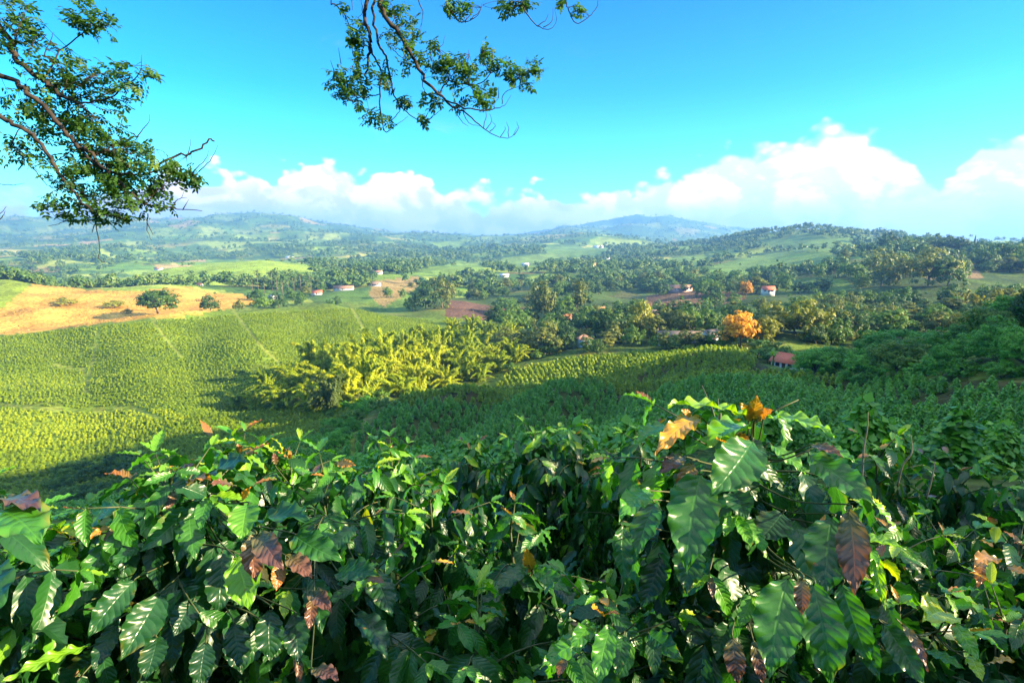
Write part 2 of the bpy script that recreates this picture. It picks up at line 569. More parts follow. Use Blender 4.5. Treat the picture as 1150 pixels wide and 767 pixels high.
# ------------------------------------------------------------------ ground mesh
def land_mat():
    m, nt, out = new_mat('land')
    a = N_(nt, 'ShaderNodeAttribute', attribute_name='land')
    g = N_(nt, 'ShaderNodeNewGeometry')
    n1 = N_(nt, 'ShaderNodeTexNoise', Scale=.55, Detail=6., Roughness=.65)
    n2 = N_(nt, 'ShaderNodeTexNoise', Scale=.035, Detail=5., Roughness=.6)
    nt.links.new(g.outputs['Position'], n1.inputs['Vector'])
    nt.links.new(g.outputs['Position'], n2.inputs['Vector'])
    f = math_(nt, 'ADD', smap(nt, n1.outputs['Fac'], .25, .75, .42, 1.5), smap(nt, n2.outputs['Fac'], .3, .7, -.25, .25))
    c = mixc(nt, 1., a.outputs['Color'], f, 'MULTIPLY')
    p = N_(nt, 'ShaderNodeBsdfPrincipled', Roughness=.9)
    p.inputs['Specular IOR Level'].default_value = .1
    nt.links.new(c, p.inputs['Base Color'])
    b = N_(nt, 'ShaderNodeBump', Strength=.6, Distance=.6)
    nt.links.new(n1.outputs['Fac'], b.inputs['Height'])
    nt.links.new(b.outputs[0], p.inputs['Normal'])
    nt.links.new(p.outputs[0], out.inputs[0])
    return m


def build_land():
    azs = np.radians(np.concatenate([np.arange(-180, -52, 3.), np.arange(-52, 52, .2), np.arange(52, 180, 3.)]))
    rs = np.exp(np.linspace(math.log(.5), math.log(7000), 520))
    A, R = np.meshgrid(azs, rs)
    x, y = (R * np.sin(A)).ravel(), (R * np.cos(A)).ravel()
    z = ground(x, y)
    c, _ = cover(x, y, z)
    na, nr = len(azs), len(rs)
    i = np.arange(nr - 1)[:, None] * na
    j = np.arange(na)[None]
    k = (j + 1) % na
    Q = np.stack([i + j, i + k, i + na + k, i + na + j], -1).reshape(-1, 4)[:, ::-1]
    V = np.stack([x, y, z], 1)
    V = np.vstack([V, [0, 0, g1(0, 0)]])
    c = np.vstack([c, c[0]])
    T = np.stack([np.full(na, len(V) - 1), j[0], k[0]], 1)[:, ::-1]
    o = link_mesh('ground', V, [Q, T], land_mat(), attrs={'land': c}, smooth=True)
    tag(o, kind='structure')
    return o


GROUND = build_land()

# ------------------------------------------------------------------ sun, sky, clouds, air
SUN_AZ, SUN_EL = math.radians(105), math.radians(21)
TO_SUN = Vector((math.sin(SUN_AZ) * math.cos(SUN_EL), math.cos(SUN_AZ) * math.cos(SUN_EL), math.sin(SUN_EL)))


def build_light():
    l = bpy.data.lights.new('sun', 'SUN')
    l.energy = 4.35
    l.angle = math.radians(.5)
    l.color = (1.0, .80, .50)
    o = bpy.data.objects.new('sun', l)
    COL.objects.link(o)
    o.rotation_euler = TO_SUN.to_track_quat('Z', 'Y').to_euler()


def pxaz(px): return math.atan((px - CX) / (F * CP))


def pyel(py): return math.radians((HOR - py) / F * 57.3 * .98)


def build_world():
    w = bpy.data.worlds.new('World')
    scene.world = w
    w.use_nodes = True
    nt = w.node_tree
    nt.nodes.clear()
    out = nt.nodes.new('ShaderNodeOutputWorld')
    bg = nt.nodes.new('ShaderNodeBackground')
    sky = N_(nt, 'ShaderNodeTexSky', sky_type='NISHITA', sun_disc=False)
    sky.sun_elevation = SUN_EL
    sky.sun_rotation = SUN_AZ
    sky.altitude = 1500
    sky.air_density = 1.0
    sky.dust_density = .25
    sky.ozone_density = 2.0
    tc = N_(nt, 'ShaderNodeTexCoord')
    sep = nt.nodes.new('ShaderNodeSeparateXYZ')
    nt.links.new(tc.outputs['Generated'], sep.inputs[0])
    el = math_(nt, 'ARCSINE', sep.outputs[2])
    az = math_(nt, 'ARCTAN2', sep.outputs[0], sep.outputs[1])
    # clear-sky tint: a saturated tropical blue-cyan
    hs = N_(nt, 'ShaderNodeHueSaturation', Hue=SKY_HUE, Saturation=SKY_SAT, Value=SKY_VAL)
    nt.links.new(sky.outputs[0], hs.inputs['Color'])
    tint = ramp(nt, smap(nt, el, 0., 1.2, kind='LINEAR'), [(0., (.36, .84, .86)), (.10, (.25, .80, .86)), (.20, (.04, .56, .80)), (.34, (.0, .42, .76)), (.6, (.25, .85, 1.1))])
    blue = mixc(nt, 1., hs.outputs[0], tint, 'MULTIPLY')
    # cumulus banks: their tops follow a profile over azimuth, broken up by billows
    fc = nt.nodes.new('ShaderNodeFloatCurve')
    prof = [(-2.6, .06), (-1.4, .10), (pxaz(-250), .10), (pxaz(-60), .055), (pxaz(60), .075), (pxaz(150), .095), (pxaz(240), .125), (pxaz(330), .132), (pxaz(400), .144), (pxaz(455), .130), (pxaz(540), .108), (pxaz(590), .104), (pxaz(640), .097),
            (pxaz(690), .10), (pxaz(740), .135), (pxaz(800), .160), (pxaz(850), .174), (pxaz(915), .186), (pxaz(970), .166), (pxaz(1008), .118), (pxaz(1030), .078), (pxaz(1060), .156),
            (pxaz(1100), .170), (pxaz(1135), .150), (pxaz(1200), .14), (pxaz(1400), .17), (1.6, .10), (2.6, .06)]
    cu = fc.mapping.curves[0]
    while len(cu.points) < len(prof): cu.points.new(.5, .5)
    for q, (a_, v_) in zip(cu.points, prof):
        q.location = ((a_ + math.pi) / (2 * math.pi), v_ * 4)
        q.handle_type = 'AUTO_CLAMPED'
    fc.mapping.update()
    nt.links.new(math_(nt, 'DIVIDE', math_(nt, 'ADD', az, math.pi), 2 * math.pi), fc.inputs['Value'])
    top = math_(nt, 'MULTIPLY', fc.outputs[0], .25)
    mp = N_(nt, 'ShaderNodeMapping')
    mp.inputs['Scale'].default_value = (1, 1, 1.5)
    nt.links.new(tc.outputs['Generated'], mp.inputs[0])

    def noise(scale, detail, rough=.55, dist=.0, off=(0, 0, 0), typ='FBM'):
        m2 = N_(nt, 'ShaderNodeMapping')
        m2.inputs['Location'].default_value = off
        nt.links.new(mp.outputs[0], m2.inputs[0])
        n = N_(nt, 'ShaderNodeTexNoise', Scale=scale, Detail=detail, Roughness=rough, Distortion=dist)
        nt.links.new(m2.outputs[0], n.inputs['Vector'])
        return n.outputs['Fac']
    n_big = noise(9, 7, .55, .3)
    n_up = noise(9, 7, .55, .3, (-.018, .0, -.02))            # the same billows, a little towards the sun
    vor = N_(nt, 'ShaderNodeTexVoronoi', Scale=17., feature='SMOOTH_F1')
    vor.inputs['Smoothness'].default_value = .5
    vor.inputs['Detail'].default_value = 2.
    nt.links.new(mp.outputs[0], vor.inputs['Vector'])
    puff = math_(nt, 'SUBTRACT', .42, vor.outputs['Distance'])
    h = math_(nt, 'SUBTRACT', math_(nt, 'ADD', math_(nt, 'ADD', top, math_(nt, 'MULTIPLY', math_(nt, 'SUBTRACT', n_big, .5), .085)), math_(nt, 'MULTIPLY', puff, .048)), el)
    # sharp cauliflower edge above, soft veil where the bank is thin
    soft = smap(nt, noise(4, 3, .5, 0, (3, 1, 0)), .4, .65, .006, .024)
    dens = smap(nt, h, -.004, soft)
    # shading: sunlit tops and right flanks, blue-grey undersides
    lit = smap(nt, math_(nt, 'SUBTRACT', n_big, n_up), -.07, .07)
    under = smap(nt, el, -.01, .10)
    lum = math_(nt, 'ADD', math_(nt, 'MULTIPLY', under, .95), math_(nt, 'MULTIPLY', math_(nt, 'SUBTRACT', lit, .5), .35))
    lum = math_(nt, 'ADD', lum, math_(nt, 'MULTIPLY', math_(nt, 'SUBTRACT', noise(6, 6, .6, .4, (7, 2, 1)), .5), .9))
    ccol = ramp(nt, lum, [(0., CLOUD[0]), (.35, CLOUD[1]), (.75, CLOUD[2]), (1., CLOUD[3])])
    sky_c = mixc(nt, dens, blue, ccol)
    # faint high wisps
    wisp = smap(nt, noise(5, 8, .65, 1.2, (2, 5, 0)), .60, .80, 0, .22)
    wz = math_(nt, 'MULTIPLY', wisp, smap(nt, el, .12, .2))
    sky_c = mixc(nt, wz, sky_c, CLOUD[2])
    # made-up broken cloud high overhead, unseen above the frame, added to fill the shade
    over = math_(nt, 'MULTIPLY', smap(nt, el, .50, .85), smap(nt, noise(3.4, 5, .55, .3, (1, 9, 4)), .44, .54))
    sky_c = mixc(nt, over, sky_c, FILL_CLOUD)
    nt.links.new(sky_c, bg.inputs['Color'])
    bg.inputs['Strength'].default_value = SKY_STR
    nt.links.new(bg.outputs[0], out.inputs[0])
    try:
        w.cycles.sampling_method = 'MANUAL'
        w.cycles.sample_map_resolution = 512
    except Exception:
        pass


SKY_STR = .07
FILL_CLOUD = (4.7, 5.5, 6.1)
SKY_HUE, SKY_SAT, SKY_VAL = .48, 1.25, 1.1
SKY_TINT = (.35, 1.02, 1.08)
CLOUD = [(1.35, 1.5, 2.1), (1.95, 1.95, 2.35), (2.7, 2.5, 2.5), (4.2, 3.75, 3.45)]


def build_air():
    g = box(-7200, 7200, -7200, 7200, -420, 400)
    m, nt, out = new_mat('air')
    v = N_(nt, 'ShaderNodeVolumePrincipled')
    v.inputs['Color'].default_value = (.20, .47, 1.0, 1)
    v.inputs['Density'].default_value = HAZE
    v.inputs['Anisotropy'].default_value = .2
    nt.links.new(v.outputs[0], out.inputs['Volume'])
    o = link_mesh('haze', g['V'], [g['F']], m)
    tag(o, 'thin pale blue haze over the valley', 'haze', kind='stuff')


HAZE = 1.5e-4
build_light()
build_world()
if HAZE > 0:
    build_air()
# ------------------------------------------------------------------ vegetation materials
M = {}
M['coffee_far'] = foliage_mat('coffee_hedge', [(0, (.07, .125, .008)), (.5, (.165, .25, .010)), (1, (.30, .36, .014))], trans=.3, obj_var=.0, tone_w=1.)
M['coffee_bush'] = foliage_mat('coffee_bush_leaf', [(0, (.03, .12, .010)), (.5, (.10, .28, .018)), (1, (.24, .42, .024))], trans=.28, obj_var=.3, tone_w=.7, rough=.4, spec=.4)
M['dark'] = foliage_mat('tree_leaf_dark', [(0, (.015, .045, .011)), (.55, (.04, .10, .016)), (1, (.10, .165, .02))])
M['mid'] = foliage_mat('tree_leaf_green', [(0, (.03, .08, .012)), (.55, (.08, .165, .016)), (1, (.17, .25, .02))])
M['olive'] = foliage_mat('tree_leaf_olive', [(0, (.045, .07, .012)), (.55, (.13, .16, .024)), (1, (.25, .24, .04))])
M['yellow'] = foliage_mat('tree_leaf_yellow', [(0, (.08, .10, .012)), (.5, (.20, .22, .018)), (1, (.36, .29, .02))])
M['orange'] = foliage_mat('tree_blossom_orange', [(0, (.06, .10, .012)), (.16, (.16, .14, .012)), (.3, (.52, .24, .012)), (.6, (.68, .33, .014)), (1, (.75, .44, .02))], trans=.2)
M['shade'] = foliage_mat('slope_leaf', obj_var=.5, tone_w=.6, stops=[(0, (.025, .11, .010)), (.5, (.08, .24, .018)), (1, (.15, .36, .03))], trans=.3)
M['bamboo'] = foliage_mat('bamboo_leaf', [(0, (.09, .16, .008)), (.45, (.24, .32, .010)), (1, (.46, .46, .014))], trans=.35, obj_var=.45, tone_w=.6)
M['bamboo_grey'] = foliage_mat('bamboo_leaf_grey', [(0, (.04, .075, .015)), (.5, (.10, .15, .03)), (1, (.16, .20, .04))], trans=.3)
M['banana'] = foliage_mat('banana_leaf', [(0, (.05, .13, .015)), (.5, (.12, .24, .02)), (1, (.22, .32, .03))], trans=.4)
M['palm'] = foliage_mat('palm_leaf', [(0, (.05, .08, .02)), (.5, (.12, .15, .035)), (1, (.2, .21, .05))])
M['bark'] = plain_mat('bark', (.07, .05, .035), (.20, .16, .12), 6., .9)
M['culm'] = plain_mat('bamboo_culm', (.10, .16, .02), (.2, .25, .04), 4., .5)
M['wood'] = foliage_mat('distant_leaf', [(0, (.025, .065, .012)), (.5, (.065, .13, .018)), (1, (.17, .22, .03))], trans=.15, obj_var=0, tone_w=1.)


# ------------------------------------------------------------------ crowns (unit: a tree one metre high)
def rand_dirs(rng, n, zmin=-1.):
    z = rng.uniform(zmin, 1, n)
    a = rng.uniform(0, 2 * math.pi, n)
    s = np.sqrt(1 - z * z)
    return np.stack([s * np.cos(a), s * np.sin(a), z], 1)


def crown_geo(seed, rx, rz, zc, clumps, per, cr, card, zmin=-.55, lump=.25, aspect=.6):
    rng = np.random.default_rng(seed)
    d = rand_dirs(rng, clumps, zmin)
    wob = 1 + lump * rng.normal(size=(clumps, 1))
    rad = rng.uniform(.35, 1., (clumps, 1)) ** .5
    c = d * rad * wob * np.array([rx, rx, rz]) + np.array([rng.normal() * .03, rng.normal() * .03, zc])
    tone = rng.uniform(0, 1, clumps)
    size = cr * rng.uniform(.6, 1.35, clumps)
    dd = rand_dirs(rng, clumps * per, -.55)
    k = np.repeat(np.arange(clumps), per)
    p = c[k] + dd * size[k, None] * rng.uniform(.55, 1.05, (len(k), 1)) * np.array([1, 1, .75])
    nrm = dd + np.array([0, 0, .45]) + .5 * norm(p - np.array([0, 0, zc])) + rng.normal(size=dd.shape) * .35
    t = np.clip(tone[k] * .6 + rng.uniform(0, .4, len(k)), 0, 1)
    return cards(p, nrm, card * rng.uniform(.6, 1.3, len(k)), rng, aspect, t), c


def trunk_geo(seed, clump_c, r=.022, h0=.35, limbs=7):
    rng = np.random.default_rng(seed)
    top = np.array([rng.normal() * .03, rng.normal() * .03, h0])
    gs = [tube(smooth_line([[0, 0, -.04, r * 1.4], [top[0] * .4, top[1] * .4, h0 * .5, r], [*top, r * .8]], 4)[:, :3],
               np.linspace(r * 1.35, r * .75, 9), 7)]
    for c in clump_c[rng.permutation(len(clump_c))[:limbs]]:
        m = top * .5 + c * .5 + np.array([0, 0, -.03])
        l = smooth_line([top - [0, 0, .03], m, c], 3)
        gs.append(tube(l, np.linspace(r * .55, r * .15, len(l)), 5))
    return join(gs)


ARCH = {}


def arch(key):
    """(crown geometry, trunk geometry) of a tree shape, made once."""
    if key in ARCH:
        return ARCH[key]
    k, v = key
    s = 100 + v * 7
    if k == 'broad':
        g, c = crown_geo(s, .34 + .03 * (v % 3), .42, .54, 66, 28, .13, .08, zmin=-.8)
    elif k == 'round':
        g, c = crown_geo(s, .46, .43, .5, 80, 28, .13, .075, zmin=-.85)
    elif k == 'dense':
        g, c = crown_geo(s, .44, .40, .56, 150, 34, .10, .06, zmin=-.7, lump=.12)
    elif k == 'tall':
        g, c = crown_geo(s, .15, .42, .56, 55, 22, .075, .06, zmin=-.9)
    elif k == 'cone':
        rng = np.random.default_rng(s)
        z = rng.uniform(.06, 1, 900) ** 1.1
        a = rng.uniform(0, 6.283, 900)
        rr = .15 * (1 - z) * rng.uniform(.5, 1.1, 900) + .008
        p = np.stack([rr * np.cos(a), rr * np.sin(a), z], 1)
        g = cards(p, np.stack([np.cos(a), np.sin(a), np.full(900, .5)], 1), .06 * (1.1 - .6 * z), rng, .5, rng.random(900))
        c = p[:12] * .6
    elif k == 'umbrella':
        g, c = crown_geo(s, .72, .15, .84, 90, 34, .12, .06, zmin=-.5, lump=.2)
    elif k == 'near':
        g, c = crown_geo(s, .44, .36, .58, 120, 60, .115, .046, zmin=-.8, lump=.2)
    elif k == 'shrub':
        g, c = crown_geo(s, .62, .48, .42, 90, 44, .16, .075, zmin=-.4, lump=.22)
    elif k == 'bush':
        g, c = crown_geo(s, .62, .45, .45, 34, 18, .2, .15, zmin=-.4, lump=.2)
    t = trunk_geo(s + 1, c, *{'tall': (.014, .3, 6), 'cone': (.012, .5, 2), 'umbrella': (.03, .55, 16), 'near': (.025, .3, 14), 'shrub': (.02, .15, 6), 'bush': (.02, .12, 4)}.get(k, (.02, .34, 8)))
    ARCH[key] = (g, t)
    return ARCH[key]


TREE_MESH = {}
TREES = []                       # every tree for the labels: dict(o, kind, tone, P, h, w)
TREE_NAME = {'cone': 'conifer_tree', 'bush': 'shrub', 'shrub': 'shrub', 'tall': 'tall_tree', 'umbrella': 'umbrella_tree'}


def tree(P, h, w, kind, mat, v=0, rz=None, group=None, sink=.25):
    """A tree of height h and crown width w (metres) with its foot at P: trunk and crown of its own."""
    key = (kind, v, mat)
    if key not in TREE_MESH:
        g, t = arch((kind, v))
        nm = TREE_NAME.get(kind, 'tree')
        ro = empty(nm)
        part('trunk', t, M['bark'], ro)
        part('crown', g, M[mat], ro)
        note_kids(ro)
        TREE_MESH[key] = ro
        o = ro
    else:
        o = copy_tree(TREE_MESH[key])
    g = arch((kind, v))[0]
    if 'w' not in g:
        g['w'] = 2 * np.percentile(np.hypot(g['V'][:, 0], g['V'][:, 1]), 92)
    o.location = (P[0], P[1], P[2] - sink)
    sx = w / (g['w'])
    o.scale = (sx, sx, h)
    o.rotation_euler = (0, 0, random.uniform(0, 6.28) if rz is None else rz)
    TREES.append(dict(o=o, kind=kind, mat=mat, P=np.array(P, float), h=h, w=w, group=group))
    return o


# ------------------------------------------------------------------ coffee on the hillsides
def bush_geo(seed, n, card, r=.68, h=1.75, tiers=5):
    """A coffee bush: drooping tufts of leaves in uneven storeys."""
    rng = np.random.default_rng(seed)
    z = rng.uniform(.08, 1, n) ** .8
    tier = .82 + .18 * np.cos(z * tiers * 2 * math.pi + rng.normal() * 2)
    prof = np.sqrt(np.clip(1 - (z * .98) ** 2.2, 0.02, 1)) * tier
    a = rng.uniform(0, 2 * math.pi, n)
    lob = 1 + .16 * np.sin(3 * a + rng.uniform(0, 6)) + .12 * np.sin(5 * a + rng.uniform(0, 6))
    rr = r * prof * lob * rng.uniform(.62, 1.06, n)
    p = np.stack([rr * np.cos(a), rr * np.sin(a), z * h * (1 + .08 * rng.normal(size=n))], 1)
    out = np.stack([np.cos(a), np.sin(a), np.zeros(n)], 1)
    nrm = out * .6 + np.array([0, 0, .8]) + rng.normal(size=(n, 3)) * .35
    tone = np.clip(.25 + .3 * rng.random() + .55 * (rng.random(n) - .35), 0, 1)
    return cards(p, nrm, card * rng.uniform(.7, 1.3, n), rng, .85, tone, up=out * .8 - np.array([0, 0, .9]))


PLOT_LEFT = [(-160, 640), (-160, 388), (0, 379), (100, 368), (200, 359), (300, 351), (400, 347), (440, 352), (480, 356), (500, 372), (505, 395), (470, 405), (440, 430), (405, 445), (385, 500), (375, 560), (300, 640)]
PLOT_NEAR = [(376, 600), (384, 508), (440, 457), (470, 440), (520, 437), (600, 432), (700, 430), (760, 426), (830, 419), (880, 424), (960, 430), (1060, 434), (1150, 436), (1240, 440), (1240, 640)]
PLOT_LIT = [(556, 436), (575, 418), (640, 404), (700, 399), (760, 398), (716, 408), (640, 424), (600, 434)]
PLOT_SECOND = [(590, 440), (620, 426), (720, 406), (760, 396), (800, 384), (835, 392), (850, 404), (840, 422), (780, 432), (700, 436)]
LIGHT_SPOTS = [(560, 428, 40), (640, 425, 55)]


def coffee_points():
    rng = np.random.default_rng(5)
    pts = []
    for poly, y0, y1, ang, row, step in ((PLOT_LEFT, 50, 385, 12, 2.2, .98), (PLOT_NEAR, 15, 172, -62, 2.75, 1.6), (PLOT_SECOND, 128, 225, 20, 2.3, 1.8), (PLOT_LIT, 148, 238, 8, 2.2, 1.7)):
        n = 820
        u, v = np.meshgrid((np.arange(n) - n / 2) * step, (np.arange(n) - n / 2) * row)
        u, v = u.ravel(), v.ravel()
        # rows bend with the slope
        v = v + 9 * np.sin(u / 60.) + 3 * np.sin(u / 23. + v / 40)
        ca, sa = math.cos(math.radians(ang)), math.sin(math.radians(ang))
        x, y = u * ca - v * sa, u * sa + v * ca + 150
        x = x + rng.normal(size=len(x)) * .22
        y = y + rng.normal(size=len(y)) * .22
        m = (y > y0) & (y < y1) & (np.abs(x) < y * 1.15 + 10)
        x, y = x[m], y[m]
        z = ground(x, y)
        px, py, dep = pix(np.stack([x, y, z], 1))
        ok = inside(px, py, poly) & (px > -90) & (px < 1240)
        for tr in TRACKS:
            for a, b in zip(tr[:-1], tr[1:]):
                ok &= seg_dist(px, py, a, b) > np.where(py < 420, 2.0, 2.8)
        bare = fbm(x / 14, y / 9, 4, 21)
        ok &= rng.random(len(x)) > sstep(.16, .42, bare) * np.where((px > 930) & (py < 500), .93, .3)
        ok &= rng.random(len(x)) > .05
        pts.append(np.stack([x, y, z, px, py, np.full(len(x), float(poly is PLOT_LEFT))], 1)[ok])
    P = np.concatenate(pts)
    return P


CP_ = coffee_points()


def scatter_mesh(name, protos, P, S, R, T, mat, tilt=None):
    """Many copies of small meshes as ONE object (stuff): P positions, S scales, R turns, T tones."""
    rng = np.random.default_rng(77)
    pick = rng.integers(0, len(protos), len(P))
    Vs, Fs, Ts, n = [], [], [], 0
    for k, g in enumerate(protos):
        m = pick == k
        if not m.any(): continue
        V = g['V']
        c, s = np.cos(R[m]), np.sin(R[m])
        sc = S[m] if S.ndim == 2 else np.repeat(S[m][:, None], 3, 1)
        X = V[None] * sc[:, None, :]
        W = np.stack([X[..., 0] * c[:, None] - X[..., 1] * s[:, None], X[..., 0] * s[:, None] + X[..., 1] * c[:, None], X[..., 2]], -1) + P[m][:, None, :]
        nv = len(V)
        off = n + np.arange(m.sum())[:, None, None] * nv
        F_ = g['F'][0] if isinstance(g['F'], list) else g['F']
        Fs.append((F_[None] + off).reshape(-1, F_.shape[1]))
        Vs.append(W.reshape(-1, 3))
        Ts.append(np.clip(g['tone'][None] * .5 + T[m][:, None], 0, 1).ravel())
        n += nv * m.sum()
    o = link_mesh(name, np.concatenate(Vs), [np.concatenate(Fs)], mat, attrs={'tone': np.concatenate(Ts)})
    return o


def build_coffee():
    rng = np.random.default_rng(9)
    d = np.hypot(CP_[:, 0], CP_[:, 1])
    vis = (CP_[:, 3] > 690) & (CP_[:, 3] < 1160) & (CP_[:, 4] < 540) & (CP_[:, 4] > 425)
    order = np.argsort(np.where(vis, d, 1e9))
    single = order[:290]
    rest = np.setdiff1d(np.arange(len(CP_)), single)
    # the nearest bushes of the shaded slope, each a thing of its own
    protos = []
    for k in range(5):
        o = part('coffee_bush', bush_geo(300 + k, 900, .23), M['coffee_bush'])
        protos.append(o)
    for n_, i in enumerate(single):
        o = protos[n_] if n_ < 5 else protos[n_ % 5].copy()
        if n_ >= 5: COL.objects.link(o)
        o.location = CP_[i, :3] - [0, 0, .08]
        s = rng.uniform(.8, 1.2)
        o.scale = (s * rng.uniform(.9, 1.15), s * rng.uniform(.9, 1.15), s * rng.uniform(.85, 1.15))
        o.rotation_euler = (0, 0, rng.uniform(0, 6.28))
        tag(o, 'round dark green coffee bush in the shaded rows of the right hand slope', 'coffee bush', 'coffee bushes in rows on the shaded slope')
    # all others
    P = CP_[rest, :3] - [0, 0, .08]
    dd = d[rest]
    S = rng.uniform(.78, 1.22, len(P)) * np.where(CP_[rest, 5] > .5,   .70, 1.)
    R = rng.uniform(0, 6.28, len(P))
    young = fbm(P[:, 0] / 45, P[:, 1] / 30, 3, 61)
    sunlit_band = inside(CP_[rest, 3], CP_[rest, 4], [(-100, 455), (60, 462), (190, 462), (215, 470), (150, 492), (0, 510), (-100, 520)])  # strip of young coffee, its sunlit glow painted in as a brighter tone
    T = np.clip(.22 + .28 * young + rng.uniform(-.16, .24, len(P)) + .34 * sunlit_band, 0, .8)
    near = dd < 120
    mid = (~near) & (dd < 185)
    far = dd >= 185
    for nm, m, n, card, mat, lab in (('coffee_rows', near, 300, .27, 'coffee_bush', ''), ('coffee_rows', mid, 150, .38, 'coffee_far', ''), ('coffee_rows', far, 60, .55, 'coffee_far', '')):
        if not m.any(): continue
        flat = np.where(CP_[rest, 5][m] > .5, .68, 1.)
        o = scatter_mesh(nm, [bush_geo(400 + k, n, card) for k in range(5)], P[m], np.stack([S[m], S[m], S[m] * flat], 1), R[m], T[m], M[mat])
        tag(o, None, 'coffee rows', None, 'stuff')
    print('coffee bushes', len(CP_), 'near', near.sum(), 'mid', mid.sum(), 'far', far.sum())


build_coffee()


# ------------------------------------------------------------------ woods on the far hills (one mass)
def build_far_woods():
    rng = np.random.default_rng(31)
    n = 60000
    az = rng.uniform(-.86, .86, n)
    r = np.exp(rng.uniform(math.log(560), math.log(5600), n))
    x, y = r * np.sin(az), r * np.cos(az)
    z = ground(x, y)
    _, wood = cover(x, y, z)
    d1, d2 = np.empty(n), np.empty(n)
    for i in range(0, n, 4000):
        q = np.partition((x[i:i + 4000, None] - _SX) ** 2 + (y[i:i + 4000, None] - _SY) ** 2, 1, axis=1)
        d1[i:i + 4000], d2[i:i + 4000] = np.sqrt(q[:, 0]), np.sqrt(q[:, 1])
    hedge = (d2 - d1 < np.clip(r / 130, 5, 14)) & (vnoise(x / 150, y / 150, 71) > .42)          # tree lines between the fields
    keep = rng.random(n) < np.maximum(np.clip(wood - .12, 0.004, 1) * .72, hedge * .75) * np.where(r > 2400, .6, 1)
    px, py, _ = pix(np.stack([x, y, z], 1))
    for poly in [PASTURE, DRY, MEADOW] + [q[0] for q in OPEN]:
        keep &= ~(inside(px, py, poly) & (r < 2100) & (rng.random(n) < .975))
    keep &= r > 600
    x, y, z, r = x[keep], y[keep], z[keep], r[keep]
    P = np.stack([x, y, z - .5], 1)
    h = rng.uniform(3.5, 14, len(P)) * rng.uniform(.7, 1.2, len(P)) * np.where(r > 1500, 1.25, 1)
    w = h * rng.uniform(.7, 1.3, len(P))
    S = np.stack([w, w, h], 1)
    protos = []
    for k in range(6):
        g, _ = crown_geo(700 + k, .40, .36, .56, 15, 12, .2, .175, zmin=-.5, aspect=.8)
        protos.append(g)
    T = np.clip(.12 + .4 * rng.random(len(P)) ** 1.6, 0, .7)
    a = r < 1500
    for m, nm in ((a, 'distant_woods'), (~a, 'distant_woods')):
        o = scatter_mesh(nm, protos, P[m], S[m], rng.uniform(0, 6.28, m.sum()), T[m], M['wood'])
        tag(o, None, 'woods', None, 'stuff')
    print('far trees', len(P))


build_far_woods()


# ------------------------------------------------------------------ grass tufts on the pastures and the dry field
def build_tufts():
    rng = np.random.default_rng(64)
    n = 90000
    Y = np.exp(rng.uniform(math.log(140), math.log(900), n))
    px = rng.uniform(-60, 900, n)
    x = (px - CX) / F * Y
    z = ground(x, Y)
    qx, qy, _ = pix(np.stack([x, Y, z], 1))
    C, S, T = [], [], []
    for poly, y0, y1, p, s, t in ((BROWN, 270, 500, .55, .8, .35), (PASTURE, 480, 960, .6, 1.3, .8), (LIT_GRASS, 150, 235, .9, .6, .75), (DRY, 440, 760, .6, .9, .5), (PLOUGH, 330, 480, .5, .7, .15), (PLOUGH2, 400, 560, .5, .8, .15)):
        m = (Y > y0) & (Y < y1)
        m[m] = inside(qx[m], qy[m], poly)
        m &= (rng.random(n) < p) & (vnoise(x / 9, Y / 9, 91) * .6 + vnoise(x / 30, Y / 30, 92) * .4 > .40)
        C.append(np.stack([x, Y, z + .1], 1)[m]); S.append(s * rng.uniform(.4, 1.5, m.sum())); T.append(np.clip(t + rng.normal(size=m.sum()) * .2, 0, 1))
    C, S, T = np.concatenate(C), np.concatenate(S), np.concatenate(T)
    nrm = rng.normal(size=C.shape) * .6 + np.array([0, -.3, .5])
    g = cards(C, nrm, S, rng, .6, T)
    mt = foliage_mat('tuft', [(0, (.14, .09, .035)), (.35, (.40, .24, .05)), (.6, (.26, .25, .04)), (1, (.18, .27, .025))], trans=.2, obj_var=0, tone_w=1.)
    tag(part('pasture_grass', g, mt), None, 'grass', None, 'stuff')


build_tufts()
